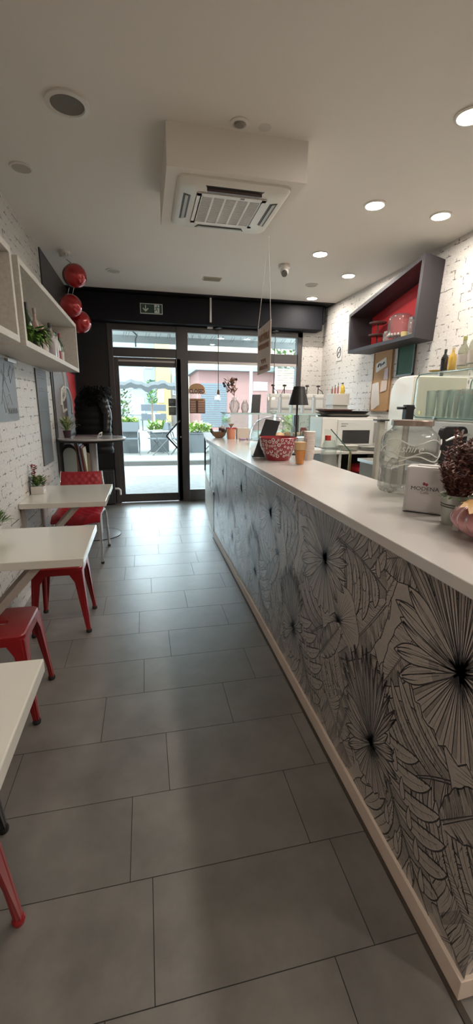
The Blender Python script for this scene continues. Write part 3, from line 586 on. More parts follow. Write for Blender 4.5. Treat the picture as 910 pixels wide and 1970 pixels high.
def banana(P, base, tip, W, r, mir=1, dens=46, torn=.5):
    L = math.hypot(tip[0]-base[0], tip[1]-base[1]); t = xf(base, math.atan2(tip[1]-base[1], tip[0]-base[0]), L, mir); W = W/L
    bend = r.uniform(-.06, .06)
    mid = lambda u: bend*4*u*(1-u)
    wf = lambda u: W*(max(0, sin(pi*(u*.93+.04)))**.6)
    n = 18; md_ = [t(u/n, mid(u/n)) for u in range(n+1)]; up_ = [t(u/n, mid(u/n)+wf(u/n)*(1+.05*sin(u*2.1))) for u in range(n+1)]; dn = [t(u/n, mid(u/n)-wf(u/n)*(1+.05*sin(u*1.7+1))) for u in range(n+1)]
    for i in range(n):
        P.mb.add([P.P(up_[i]), P.P(up_[i+1]), P.P(md_[i+1]), P.P(md_[i])], [(0, 1, 2, 3)], 0); P.mb.add([P.P(md_[i]), P.P(md_[i+1]), P.P(dn[i+1]), P.P(dn[i])], [(0, 1, 2, 3)], 2 if dens > 20 and r.random() < .55 else 0)
    P.stroke(up_, .003); P.stroke(dn, .003)
    for i in range(dens):
        u = .02+.9*i/dens
        for s in (1, -1):
            e_ = r.uniform(.55, .99); P.stroke([t(u, mid(u)), t(u+.05, mid(u+.05)+s*wf(u+.03)*.5*e_), t(u+.075, mid(u+.07)+s*wf(min(1, u+.06))*e_)], .0013, .0005)
            if r.random() < torn*.4: P.stroke([t(u+.08, mid(u)+s*wf(min(1, u+.06))), t(u+.04, mid(u+.04)+s*wf(u+.03)*.35)], .0034, .001)
            if r.random() < .5: P.stroke([t(u+.075, mid(u)+s*wf(min(1, u+.06))), t(u+.05, mid(u+.05)+s*wf(u+.03)*.72)], .0022, .0006)
    for o in (-.004, .004): P.stroke([t(v/10, mid(v/10)+o/L*(1.2-v/10)) for v in range(11)], .0026, .0012, .00003)
    P.h += .00006
def roundleaf(P, c, R_, rot, r):
    pts = []
    for a in range(-150, 151, 10):
        q = R_*(1+.05*cos(rad(a*6)))*(1 if abs(a) < 100 else 1-.15*(abs(a)-100)/50); pts.append((c[0]+q*cos(rad(a)+rot), c[1]+q*sin(rad(a)+rot)))
    P.fill([c]+pts); P.stroke(pts, .003)
    for a in range(-148, 149, 7):
        a2 = rad(a+r.uniform(-2, 2))+rot; q = R_*r.uniform(.8, .97); m_ = (c[0]+q*.5*cos(a2-.05), c[1]+q*.5*sin(a2-.05))
        P.stroke([c, m_, (c[0]+q*cos(a2), c[1]+q*sin(a2))], .0022, .0007)
    for k in range(26):
        a = r.uniform(-2.6, 2.6)+rot; P.stroke([c, (c[0]+.05*cos(a), c[1]+.05*sin(a))], .004, .0006, .00003)
    P.h += .00006
def leafprint(conv, u0, u1, ks, seed=2):
    P = Print(conv); P.mb.add([conv(u0, .07, 0), conv(u1, .07, 0), conv(u1, 1.05, 0), conv(u0, 1.05, 0)], [(0, 1, 2, 3)], 0)
    TT = .80; r = random.Random(seed)
    for k in ks:     # background hatching and long blades
        P.h = .0001+(k % 2)*.00001
        for i in range(16):
            x = k*TT+r.random()*TT; y = r.uniform(.05, 1.05); a = r.uniform(.8, 2.3); L_ = r.uniform(.12, .3)
            banana(P, (x, y), (x+L_*cos(a), y+L_*sin(a)), r.uniform(.02, .045), r, 1, 11, .1)
    h1 = P.h
    for k in ks:
        P.h = h1+(k % 2)*.00001; r = random.Random(seed+7); b = .75+k*TT
        for (x0_, y0_, x1_, y1_, w_) in ((.10, .98, .30, .60, .07), (.52, 1.1, .36, .72, .07), (.70, .42, .50, .06, .07), (.06, .62, .30, .52, .05), (.62, .86, .74, .50, .06), (.44, .70, .30, .46, .06), (.10, .30, .30, -.05, .06), (.60, .20, .80, -.02, .07)): banana(P, (b+x0_, y0_), (b+x1_, y1_), w_, r, 1, 34, .4)
        banana(P, (b-.02, .30), (b+.42, .02), .11, r, 1)
        banana(P, (b+.02, .34), (b-.36, .12), .12, r, -1)
        banana(P, (b+.72, .72), (b+.52, .36), .09, r)
        banana(P, (b+.33, .86), (b+.62, .50), .07, r)
        banana(P, (b+.02, .52), (b+.24, .16), .05, r)
        monstera(P, (b-.12, .60), (b+.18, .33), .22, r)
        banana(P, (b-.10, 1.13), (b+.38, .99), .10, r)
        monstera(P, (b+.78, .96), (b+.34, .90), .20, r, -1)
        roundleaf(P, (b+.64, .63), .17, rad(60), r)
        roundleaf(P, (b+.16, .12), .17, rad(70), r)
        monstera(P, (b+.33, .44), (b-.02, .08), .19, r)
        banana(P, (b+.56, .14), (b+.44, .50), .06, r)
        banana(P, (b-.02, .40), (b-.18, .62), .06, r)
    h2 = P.h
    for k in ks:
        P.h = h2+(k % 2)*.00001; r = random.Random(seed+9); b = .75+k*TT
        fanpalm(P, (b+.33, .33), .72, r, 0)
        fanpalm(P, (b, .838), 1.0, r, 8)
    me = bpy.data.meshes.new('p'); me.from_pydata(P.mb.v, [], P.mb.f)
    me.polygons.foreach_set('material_index', P.mb.m)
    return me
def clip(me, planes, name, parent):
    bm = bmesh.new(); bm.from_mesh(me)
    for co, no in planes:
        bmesh.ops.bisect_plane(bm, geom=bm.verts[:]+bm.edges[:]+bm.faces[:], plane_co=co, plane_no=no, clear_outer=True)
    bm.to_mesh(me); bm.free(); me.name = name
    for q in (PAPER, INK, INKG): me.materials.append(q)
    me.transform(Matrix.Translation(-wloc(parent)))
    o = bpy.data.objects.new(name, me); col.objects.link(o); o.parent = parent; return o
me = leafprint(lambda u, v, h: (CX+.008-h*.4, u, v), CY0, CY1, range(-1, 6))
clip(me, [((CX, CY0, 0), (0, -1, 0)), ((CX, 4.87, 1.05), (0, 1.05, -.40)), ((CX, 0, .07), (0, 0, -1)), ((CX, 0, 1.05), (0, 0, 1))], 'front_panel', e)
me = leafprint(lambda u, v, h: (CX+.008+(u), CY0+.008-h*.4, v), 0, .46, range(-1, 1), 5)
clip(me, [((CX+.008, CY0, 0), (-1, 0, 0)), ((1.18, 0, 0), (1, 0, 0)), ((CX, 0, .07), (0, 0, -1)), ((CX, 0, 1.05), (0, 0, 1))], 'end_panel', e)
MB().prism([(CX-.004, CY0-.004), (1.18, CY0-.004), (1.18, 4.86), (CX-.004, 4.5)], .006, .072).build('plinth', WOODP, e, bevel=.002)
MB().prism([(CX-.014, CY0-.2), (CX+.004, CY0-.2), (CX+.004, 4.5), (CX-.014, 4.5)], .0, .006).build('floor_strip', mat('dark_strip', (.06, .045, .035), .4), e)
single('countertop', MB().prism([(.695, .40), (1.215, .40), (1.215, 3.45), (1.62, 3.6), (1.62, 6.2), (.84, 6.2), (.695, 4.87)], 1.05, 1.085), TOPM, (.95, 2.7, 1.05), 'long pinkish white worktop running along the whole bar', 'countertop', bevel=.003)
# glazed end of the counter by the window
e = empty('display_cabinet', (.95, 5.4, 0), 'glazed cabinet with white base between the bar front and the window', 'display cabinet')
wb = [(.722, 4.52), (.86, 6.18), (1.17, 6.18), (1.17, 4.90)]
MB().prism(wb, .0, .50).build('base', mat('cream_base', (.62, .58, .50), .4), e, bevel=.003)
MB().prism([(.715, 4.50), (.855, 6.19), (.875, 6.19), (.735, 4.52)], .50, .53).build('sill', mat('sill_pale', (.68, .66, .58), .3), e)
MB().hexa([(.735, 4.70, .53), (.74, 4.70, .53), (.862, 6.15, .53), (.857, 6.15, .53), (.737, 4.87, 1.05), (.742, 4.87, 1.05), (.864, 6.15, 1.05), (.859, 6.15, 1.05)]).build('pane', WIN, e)
MB().box(.845, .869, 6.128, 6.152, .53, 1.05).build('post', DKFRAME, e); MB().box(.732, .742, 4.86, 4.87, .53, 1.05).build('post', STEEL, e)
MB().prism([(.74, 4.9), (.86, 6.15), (1.15, 6.15), (1.15, 4.9)], .78, .786).build('shelf', CLEAR, e)
# ================================================================= THINGS ON THE BAR
def z1(*a): return a
CT = 1.085
# mason jar drinks dispenser
jx, jy = 1.175, 1.70
e = empty('drinks_dispenser', (jx, jy, CT), 'large clear glass mason jar dispenser behind the napkin box', 'drinks dispenser')
sq = lambda a, z: 1+.07*(abs(cos(2*a))**2-.5)
prof = [(.09, .0), (.118, .008), (.126, .025), (.127, .05), (.124, .12), (.128, .14), (.129, .20), (.128, .235), (.122, .255), (.108, .272), (.092, .283), (.085, .292), (.084, .325)]
MB().lathe(prof, (jx, jy, CT), 40, cap=False, f=sq).lathe([(.001, .012), (.11, .014)], (jx, jy, CT), 40, cap=False).build('jar', JARG, e, smooth=True)
MB().lathe([(.090, .302), (.090, .322), (.086, .326), (.001, .326)], (jx, jy, CT), 40, cap=False).build('lid', mat('bronze_lid', (.40, .31, .27), .25, metal=.9), e, smooth=True)
GE = mat('glass_relief', (.72, .72, .68), .1, coat=.8)
n_ = Vector((-.62, -.9, 0)).normalized(); sd_ = Vector((n_.y*-1, n_.x, 0)); 
t_ = text('Yorkshire', .045, GE, frame_m((jx-.035+n_.x*.125, jy+.025+n_.y*.138, CT+.208), (-n_.y, n_.x, 0), (0, 0, 1)), 'relief_lettering', e, depth=.002, shear=.35)
for k, z in enumerate((.235, .182, .165, .13)):
    pts = []
    for i in range(25):
        a_ = rad(-170+i*6.2); q = .131*sq(a_, 0) if z > .14 else .128*sq(a_, 0)
        pts.append((jx+q*cos(a_), jy+q*sin(a_), CT+z+.012*sin(i*.55+k*1.3)))
    MB().tube(pts, .0028, 6).build('relief_band', GE, e, smooth=True)
MB().tube([(jx-.11, jy-.07, CT+.15), (jx-.14, jy-.095, CT+.158), (jx-.165, jy-.11, CT+.14), (jx-.172, jy-.115, CT+.10), (jx-.165, jy-.11, CT+.055), (jx-.14, jy-.095, CT+.03), (jx-.105, jy-.07, CT+.03)], .014, 10).build('handle', JARG, e, smooth=True)
MB().tube([(jx-.05, jy-.115, CT+.045), (jx-.06, jy-.165, CT+.045)], .012).box(jx-.075, jx-.045, jy-.175, jy-.15, CT+.05, CT+.075).build('tap', mat('tap_dark', (.05, .05, .055), .3), e)
# napkin dispenser
e = empty('napkin_dispenser', (1.017, 1.344, CT), 'white napkin dispenser box printed MODENA Caffè', 'napkin dispenser', rz=rad(-43))
NW = mat('napkin_box_white', (.56, .52, .51), .35)
MB().box(-.067, .067, -.042, .042, 0, .172).build('case', NW, e, local=True, bevel=.01, seg=3)
MB().box(-.0685, -.056, -.0435, .0435, .002, .170).box(.056, .0685, -.0435, .0435, .002, .170).build('side_band', mat('napkin_side', (.48, .45, .44), .4), e, local=True, bevel=.004)
MB().box(-.0665, .0665, -.0425, .041, -.0, .003).build('foot', BLK, e, local=True)
MB().box(-.035, .035, -.02, .02, .172, .175).build('napkins', mat('napkin_paper', (.75, .72, .68), .8), e, local=True)
t_ = text('MODENA', .0195, mat('modena_black', (.03, .02, .02), .5), frame_m((0, -.0426, .092), (1, 0, 0), (0, 0, 1)), 'brand_lettering', None, depth=.0004, sx=1.15); t_.parent = e
t_ = text('Caffè', .014, mat('modena_grey', (.2, .15, .15), .5), frame_m((0, -.0426, .078), (1, 0, 0), (0, 0, 1)), 'script_lettering', None, depth=.0004); t_.parent = e
MB().sphere((-.004, -.0425, .1105), .006, 12, sc=(.8, .12, 1)).sphere((.005, -.0425, .108), .006, 12, sc=(.8, .12, 1)).build('bean_emblem', mat('bean_red', (.25, .03, .04), .5), e, local=True)
# bucket with heather
e = empty('potted_heather', (1.01, 1.175, CT), 'reddish brown dried heather in a small zinc bucket', 'potted plant')
MB().lathe([(.040, 0), (.052, .10), (.055, .103), (.050, .10), (.046, .085)], (1.01, 1.17, CT), 28, cap=False).lathe([(.04, 0), (.001, .0)], (1.01, 1.17, CT), 28, cap=False).build('bucket', mat('zinc', (.45, .46, .42), .38, metal=.7, var=.2, vscale=30), e, smooth=True)
for z in (.062, .07): MB().lathe([(.0475+(z-.06)*.12, z-.002), (.0492+(z-.06)*.12, z), (.0475+(z-.06)*.12, z+.002)], (1.01, 1.17, CT), 28, cap=False).build('rib', mat('zinc_dark', (.15, .15, .14), .4, metal=.7), e)
MB().lathe([(.001, .088), (.047, .086)], (1.01, 1.17, CT), 20, cap=False).build('soil', mat('soil', (.03, .02, .015), .9), e)
r = random.Random(21); mb = MB(); st = MB()
for i in range(95):
    a_ = r.uniform(0, 2*pi); q = r.uniform(.0, .8); H_ = r.uniform(.05, .25)*(1 if cos(a_) > -.1 else .52)
    b_ = Vector((1.01+.03*cos(a_)*r.random(), 1.17+.03*sin(a_)*r.random(), CT+.085)); d_ = Vector((cos(a_)*q+.12, sin(a_)*q, 1)).normalized()
    st.tube([b_, b_+d_*H_], .0012, 4)
    for k in range(int(H_/.0022)):
        p = b_+d_*(H_*.2+(H_*.82)*k/(H_/.0022)); aa = r.uniform(0, 2*pi)
        mb.leaf(p, (cos(aa), sin(aa), .7), r.uniform(.012, .020), .0042, r.choice((0, 0, 0, 1, 2, 3)))
st.build('stems', mat('heather_stem', (.16, .09, .05), .7), e)
mb.build('flower_spikes', [mat('heather_maroon', (.16, .045, .045), .6), mat('heather_rust', (.26, .09, .05), .6), mat('heather_pink', (.55, .32, .28), .6), mat('heather_dark', (.07, .03, .025), .6)], e)
mb = MB()
for i in range(14): a_ = i*.45; mb.leaf((1.01+.03*cos(a_), 1.17+.03*sin(a_), CT+.09), (cos(a_), sin(a_), .25), .035, .008)
mb.build('base_leaves', GR[1], e)
single('paper_tag', MB().hexa([(.945, 1.10, CT+.002), (.955, 1.085, CT+.002), (.957, 1.086, CT+.002), (.947, 1.101, CT+.002), (.958, 1.115, CT+.075), (.964, 1.10, CT+.075), (.966, 1.101, CT+.075), (.960, 1.116, CT+.075)]), mat('tag_white', (.75, .72, .68), .7), (.955, 1.10, CT), 'narrow white paper tag leaning against the zinc bucket', 'tag')
# pink ribbed bowl with a leaf
e = empty('ribbed_bowl', (1.005, .98, CT), 'shiny pink ribbed glass bowl at the near end of the bar', 'bowl')
rib = lambda a, z: 1+.025*sin(22*(a+z*3))
MB().lathe([(.06+.072*sin(pi*k/28*.92)**.9 if k else .06, .112*k/28) for k in range(27)]+[(.095, .109), (.088, .10), (.10, .07), (.09, .02)], (1.005, .98, CT), 176, cap=False, f=rib).lathe([(.06, 0), (.001, .002)], (1.005, .98, CT), 60, cap=False).build('bowl', mat('pink_lustre', (.48, .22, .22), .12, metal=.35, coat=.8), e, smooth=True)
r = random.Random(4)
mb = MB()
for a_, L_ in ((200, .135), (172, .11), (232, .12), (140, .09), (262, .10)):
    mb.leaf((.985, .99, CT+.115), (cos(rad(a_)), sin(rad(a_)), -.03), L_, L_*.28, 0, .1)
mb.lathe([(.001, .110), (.03, .113), (.001, .116)], (.985, .99, CT), 12, cap=False)
o = mb.build('autumn_leaf', mat('autumn_yellow', (.50, .25, .03), .5, var=.4, vscale=40)); base = (.985, .99, CT+.11)
o.data.transform(Matrix.Translation(-Vector(base))); o.location = base; setp(o, 'yellow autumn leaf lying in the pink ribbed bowl', 'leaf')
# red bowl, orange drink, cups
bx, by = .945, 2.93
e = empty('patterned_bowl', (bx, by, CT), 'red oval bowl with white ring pattern beside the orange drink', 'bowl')
bp = [(.085, 0), (.095, .02), (.105, .05), (.128, .10), (.136, .16), (.131, .165), (.123, .10), (.098, .05), (.08, .025)]
MB().lathe(bp, (bx, by, CT), 40, cap=False).lathe([(.085, 0), (.001, .002)], (bx, by, CT), 40, cap=False).build('bowl', mat('bowl_red', (.30, .018, .03), .3, coat=.4), e, smooth=True)
def bowl_r(z): 
    for (r0, z0), (r1, z1_) in zip(bp[:5], bp[1:5]):
        if z0 <= z <= z1_: return r0+(r1-r0)*(z-z0)/(z1_-z0)
    return .13
mb = MB(); r = random.Random(6); done = []
for i in range(900):
    a_ = r.uniform(0, 2*pi); z = r.uniform(.035, .155); q = bowl_r(z)+.0012; R_ = r.uniform(.007, .014)
    c_ = Vector((bx+q*cos(a_), by+q*sin(a_), CT+z))
    if any((c_-p).length < R_+s_+.0015 for p, s_ in done): continue
    done.append((c_, R_)); tx = Vector((-sin(a_), cos(a_), 0)); tz = Vector((cos(a_)*.2, sin(a_)*.2, 1)).normalized()
    nn = 12; ri = R_*.5; vs = [c_+tx*R_*cos(2*pi*k/nn)+tz*R_*sin(2*pi*k/nn) for k in range(nn)]+[c_+tx*ri*cos(2*pi*k/nn)+tz*ri*sin(2*pi*k/nn) for k in range(nn)]
    mb.add(vs, [(k, (k+1) % nn, nn+(k+1) % nn, nn+k) for k in range(nn)])
mb.build('ring_pattern', mat('ring_white', (.68, .62, .58), .4), e)
e = empty('drink_cup', (1.015, 2.66, CT), 'plastic cup of orange drink standing in front of the red bowl', 'cup')
MB().lathe([(.027, 0), (.030, .04), (.040, .13), (.043, .17), (.046, .172)], (1.015, 2.66, CT), 28, cap=False).build('cup', CLEAR, e, smooth=True)
MB().lathe([(.025, .003), (.028, .04), (.035, .095), (.001, .096)], (1.015, 2.66, CT), 28).build('juice', mat('orange_juice', (.62, .22, .03), .25), e, smooth=True)
MB().lathe([(.0365, .098), (.0405, .15), (.001, .152)], (1.015, 2.66, CT), 28).build('froth', mat('peach_froth', (.66, .42, .20), .35), e, smooth=True)
e = empty('cup_stack', (1.165, 2.88, CT), 'tall stack of pinkish paper cups at the back edge of the bar', 'cups')
mb = MB()
for k in range(14): mb.lathe([(.033, k*.012), (.0405, k*.012+.045), (.042, k*.012+.047), (.041, k*.012+.05)], (1.165, 2.88, CT), 24, cap=True)
mb.build('cups', mat('cup_paper', (.68, .59, .54), .5), e, smooth=True)
# black menu board
e = empty('menu_board', (.87, 3.14, CT), 'black slanted menu board behind the red bowl', 'menu board')
MB().hexa([(.808, 3.13, CT+.002), (.925, 3.10, CT+.002), (.928, 3.108, CT+.002), (.811, 3.138, CT+.002), (.923, 3.20, 1.368), (1.034, 3.17, 1.352), (1.036, 3.178, 1.352), (.926, 3.208, 1.368)]).build('board', BLK, e)
MB().hexa([(.795, 3.10, CT), (.93, 3.07, CT), (.945, 3.15, CT), (.81, 3.18, CT), (.795, 3.10, CT+.008), (.93, 3.07, CT+.008), (.945, 3.15, CT+.008), (.81, 3.18, CT+.008)]).build('stand', BLK, e)
# lamp
e = empty('table_lamp', (1.185, 3.22, CT), 'black cordless table lamp with conical shade on the bar', 'table lamp')
MB().lathe([(.048, 0), (.048, .012), (.01, .018)], (1.185, 3.22, CT), 28).build('base', BLK, e, smooth=True)
MB().tube([(1.185, 3.22, CT+.01), (1.185, 3.22, CT+.44)], .0075, 12).build('pole', BLK, e, smooth=True)
MB().lathe([(.080, .385), (.043, .525), (.041, .525), (.077, .387)], (1.195, 3.22, CT+.006), 36, cap=False).lathe([(.042, .522), (.001, .522)], (1.195, 3.22, CT+.006), 36, cap=False).build('shade', BLK, e, smooth=True)
# cake dome
dx, dy = 1.27, 4.12
e = empty('cake_dome', (dx, dy, CT), 'wide clear glass cake dome with ball knob covering pastries', 'cake dome')
MB().lathe([(.08, 0), (.09, .01), (.03, .025), (.03, .045), (.25, .05), (.255, .058), (.001, .058)], (dx, dy, CT), 40, cap=False).build('stand', FROST, e, smooth=True)
MB().lathe([(.245, .06), (.243, .10), (.225, .17), (.175, .235), (.10, .27), (.02, .285)], (dx, dy, CT), 40, cap=False).build('dome', CLEAR, e, smooth=True)
MB().lathe([(.012, .28), (.010, .30), (.03, .315), (.034, .335), (.001, .345)], (dx, dy, CT), 20, cap=False).build('knob', FROST, e, smooth=True)
PAS = mat('pastry', (.42, .24, .12), .6, var=.3, vscale=40)
for i, (x, y, lb) in enumerate([(1.16, 4.08, 'round brown pastry at the left under the glass dome'), (1.30, 4.03, 'round brown pastry at the front under the glass dome'), (1.36, 4.18, 'round brown pastry at the right under the glass dome'), (1.22, 4.22, 'round brown pastry at the back under the glass dome')]):
    single('pastry', MB().lathe([(.04, 0), (.055, .02), (.05, .045), (.02, .062), (.001, .065)], (x, y, CT+.058), 18, cap=False), PAS, (x, y, CT+.058), lb, 'pastry', 'pastries under the cake dome', smooth=True)
# wooden hen basket, candle, white sign box, purple packets
e = empty('hen_basket', (.885, 5.1, CT), 'brown wooden hen-shaped basket at the far end of the bar', 'basket')
mb = MB().lathe([(.04, 0), (.075, .03), (.085, .07), (.078, .072), (.065, .035), (.03, .012)], (.885, 5.1, CT), 24, cap=False, sx=1.05, sy=.7).lathe([(.04, 0), (.001, 0)], (.885, 5.1, CT), 24, cap=False, sx=1.05, sy=.7)
mb.build('bowl', mat('hen_brown', (.22, .12, .06), .5, var=.4, vscale=60), e, smooth=True)
MB().tube([(.82, 5.1, CT+.05), (.79, 5.1, CT+.08), (.79, 5.1, CT+.105), (.775, 5.1, CT+.10)], [.022, .018, .016, .006], 10).build('head', mat('hen_dark', (.07, .045, .03), .5), e, smooth=True)
MB().tube([(.945, 5.1, CT+.05), (.98, 5.1, CT+.09), (.985, 5.1, CT+.12)], [.02, .014, .006], 10).build('tail', mat('hen_dark', (.07, .045, .03), .5), e, smooth=True)
e = empty('packet_pile', (.90, 5.1, CT+.06), 'small wrapped packets and dark fruit piled in the hen basket', 'packets')
mb = MB(); r = random.Random(3)
for k in range(7): x = .86+r.random()*.09; mb.box(x, x+.03, 5.07+r.random()*.04, 5.12, CT+.055+r.random()*.02, CT+.10+r.random()*.06)
mb.build('wrappers', [mat('wrapper_cream', (.6, .55, .5), .5)], e, bevel=.004); MB().sphere((.93, 5.09, CT+.09), .03).sphere((.90, 5.08, CT+.105), .022).build('fruit', mat('dark_fruit', (.05, .02, .03), .4), e, smooth=True)
e = empty('candle_jar', (.995, 4.90, CT), 'orange candle jar with red berries on its rim', 'candle')
MB().lathe([(.045, 0), (.05, .05), (.052, .12), (.046, .12), (.001, .10)], (.995, 4.90, CT), 24, cap=False).build('jar', mat('candle_orange', (.60, .24, .14), .35), e, smooth=True)
mb = MB()
for k in range(9): mb.sphere((.995+.055*cos(k*.7), 4.90+.05*sin(k*.7), CT+.125), .01, 8)
mb.build('berries', mat('berry_red', (.4, .02, .03), .4), e, smooth=True)
mb = MB()
for k in range(22): a_ = k*.9; mb.leaf((.995, 4.90, CT+.13), (cos(a_), sin(a_), 1.4), .07, .012)
mb.build('sprigs', mat('dry_sprig', (.30, .22, .13), .7), e)
e = empty('card_box', (1.135, 4.90, CT), 'cream cardboard box beside the orange candle jar', 'box')
MB().box(1.06, 1.215, 4.86, 4.94, CT, CT+.122).build('carton', mat('carton_cream', (.58, .50, .42), .6), e, bevel=.003); MB().box(1.065, 1.21, 4.858, 4.942, CT+.122, CT+.126).build('lid', mat('carton_lid', (.64, .58, .5), .6), e)
for i in range(3):
    x = 1.06+i*.085; single('sweet_packet', MB().box(x, x+.07, 4.70, 4.76, CT, CT+.022), mat('packet_purple', (.36, .26, .36), .4, var=.4, vscale=50), (x+.035, 4.73, CT), 'purple sweet packet, %s of three in front of the cream box' % ('leftmost', 'middle', 'rightmost')[i], 'packet', 'purple packets on the bar', bevel=.006)
# refrigerated pastry case behind the bar
GH, GY0, GY1, GX0, GX1 = 1.372, 4.98, 5.55, 1.0, 2.33
e = empty('pastry_case', (1.85, 5.25, 0), 'long glass pastry case with lit shelves behind the bar', 'display case')
MB().box(1.66, GX1, GY0+.02, GY1, 0, .86).build('base', mat('case_steel', (.42, .44, .44), .4), e, bevel=.004)
MB().box(GX0, GX1, GY0, GY1+.1, GH, GH+.012).build('glass_top', FROST, e)
MB().box(GX0, GX0+.006, GY0, GY1, CT, GH).box(GX0, GX1, GY0, GY0+.006, CT, GH).box(GX1-.006, GX1, GY0, GY1, .86, GH).box(1.66, GX1, GY0, GY0+.006, .86, CT).box(GX0, GX1, GY1-.006, GY1, CT, GH).build('glass_side', WIN, e)
MB().box(1.66, GX1-.01, GY0+.02, GY1-.02, 1.10, 1.108).box(1.66, GX1-.01, GY0+.02, GY1-.02, .98, .988).build('shelf', FROST, e)
MB().box(1.66, GX1-.01, GY0+.012, GY0+.02, 1.092, 1.10).box(1.66, GX1-.01, GY0+.012, GY0+.02, .972, .98).build('light_strip', mat('case_led', (.75, 1, .98), .4, emit=3.0), e)
MB().box(GX0, GX1, GY0-.004, GY0+.01, GH-.006, GH+.014).build('edge_rail', mat('rail_aqua', (.45, .58, .58), .25), e)
for x in (1.35, 1.66, 2.0): MB().box(x-.004, x+.004, GY0, GY0+.01, CT, GH).build('glass_joint', mat('joint_grey', (.35, .4, .4), .3), e)
food = [(2.12, 5.08, .055, .05, (.62, .42, .08), 'round yellow cheese cake on the case shelf'), (2.0, 5.12, .045, .06, (.25, .12, .05), 'dark brown cake in the pastry case'), (1.88, 5.1, .05, .04, (.55, .35, .2), 'golden round tart in the pastry case'), (2.05, 5.3, .05, .09, (.4, .04, .04), 'red tin at the back of the pastry case'), (2.24, 5.12, .035, .12, (.6, .5, .42), 'cream jar with brown lid at the right of the pastry case'), (1.76, 5.1, .045, .05, (.5, .25, .12), 'small brown bun at the left of the pastry case')]
for x, y, rr, hh, c_, lb in food:
    o = single('cake' if 'cake' in lb else 'treat', MB().lathe([(rr*.8, 0), (rr, .01), (rr, hh*.7), (rr*.7, hh), (.001, hh)], (x, y, 1.108), 20, cap=False), mat('food_%d' % int(x*100+y*10), c_, .45, var=.3, vscale=40), (x, y, 1.108), lb, 'food', smooth=True)
# things on top of the case
ZT = GH+.012
VG = glass('cut_glass', tint=(.94, .96, .95), body=.12, bodycol=(.85, .88, .86), bump=.8, ior=1.5, wall=.5)
for x, wv, hv, lb in ((1.075, .062, .18, 'larger clear vase with dark diamond net on the case'), (1.205, .045, .155, 'smaller clear vase with net pattern next to the menu card')):
    e = empty('netted_vase', (x, 5.1, ZT), lb, 'vase', 'netted vases on the pastry case')
    MB().lathe([(wv*.6, 0), (wv, hv*.35), (wv*.95, hv*.6), (wv*.5, hv*.85), (wv*.55, hv), (wv*.5, hv)], (x, 5.1, ZT), 24, cap=False).build('vase', VG, e, smooth=True)
    pr_ = [(wv*.6, 0), (wv, hv*.35), (wv*.95, hv*.6), (wv*.5, hv*.85)]
    mb = MB()
    for k in range(9):
        for s in (-1, 1): mb.tube([(x+(q+.002)*cos(k*2*pi/9+s*j*.5), 5.1+(q+.002)*sin(k*2*pi/9+s*j*.5), ZT+z) for j, (q, z) in enumerate(pr_)], .0013, 4)
    mb.build('net', mat('net_brown', (.22, .16, .14), .6), e)
e = empty('dried_flowers', (1.05, 5.1, ZT+.02), 'dried brown flowers and dark seed balls leaning out of the vase', 'flowers')
r = random.Random(14); sm = MB(); bl = MB(); lv = MB()
for i in range(7):
    tx_ = (.935+r.uniform(-.01, .16), 5.08+r.uniform(-.05, .05), 1.80-r.uniform(0, .12)); sm.tube([(1.06, 5.1, ZT+.05), (1.07, 5.1, ZT+.2), tx_], .0022, 4); bl.sphere(tx_, .017, 10)
for i in range(60): a_ = r.uniform(0, 2*pi); lv.leaf((1.03+r.uniform(-.05, .05), 5.1+r.uniform(-.03, .03), 1.60+r.uniform(0, .16)), (cos(a_)*.5, sin(a_)*.5, r.uniform(-.3, 1.2)), .07, .012)
sm.build('stems', mat('stem_brown', (.12, .07, .03), .7), e); bl.build('seed_balls', mat('seed_dark', (.05, .025, .025), .6), e, smooth=True); lv.build('leaves', mat('rust_leaf', (.26, .12, .06), .6), e)
e = empty('menu_card', (1.33, 5.08, ZT), 'small upright black menu card on the pastry case', 'menu board')
MB().hexa([(1.275, 5.07, ZT+.004), (1.385, 5.07, ZT+.004), (1.385, 5.076, ZT+.004), (1.275, 5.076, ZT+.004), (1.295, 5.10, 1.60), (1.405, 5.10, 1.603), (1.405, 5.106, 1.603), (1.295, 5.106, 1.60)]).build('card', BLK, e); MB().box(1.265, 1.395, 5.05, 5.12, ZT, ZT+.006).build('stand', BLK, e)
names = ['leftmost', 'second from left', 'middle', 'second from right', 'rightmost']
for i in range(5):
    x = 1.56+i*.148
    e = empty('pump_jar', (x, 5.12, ZT), 'white lidded tub with pump, %s of five on the pastry case' % names[i] if i != 2 else 'white lidded tub behind the black lamp shade, middle of the row of five', 'tub', 'pump tubs on the pastry case')
    MB().prism(rrect(x-.060, x+.060, 5.06, 5.18, .02), ZT, ZT+.225).build('tub', glass('tub_plastic', tint=(.8, .8, .78), body=.62, bodycol=(.68, .66, .62)), e, bevel=.006)
    MB().prism(rrect(x-.062, x+.062, 5.058, 5.182, .02), ZT+.19, ZT+.232).build('lid', mat('tub_lid', (.62, .61, .58), .4), e, bevel=.006)
    MB().box(x-.045, x+.045, 5.056, 5.0595, ZT+.07, ZT+.165).build('label_panel', mat('tub_label', (.55, .55, .53), .5), e)
    MB().box(x-.05, x+.05, 5.055, 5.0595, ZT+.045, ZT+.055).build('level_line', mat('tub_line', (.2, .22, .25), .5), e)
    if i != 2:
        MB().tube([(x, 5.12, ZT+.225), (x, 5.12, ZT+.33)], .006, 8).lathe([(.022, .32), (.026, .335), (.012, .345)], (x, 5.12, ZT), 14).tube([(x, 5.12, ZT+.30), (x+(-.03 if i % 2 else .035), 5.08, ZT+.27), (x+(-.05 if i % 2 else .05), 5.07, ZT+.235)], .005, 6).build('pump', mat('pump_black', (.035, .025, .022), .4), e)
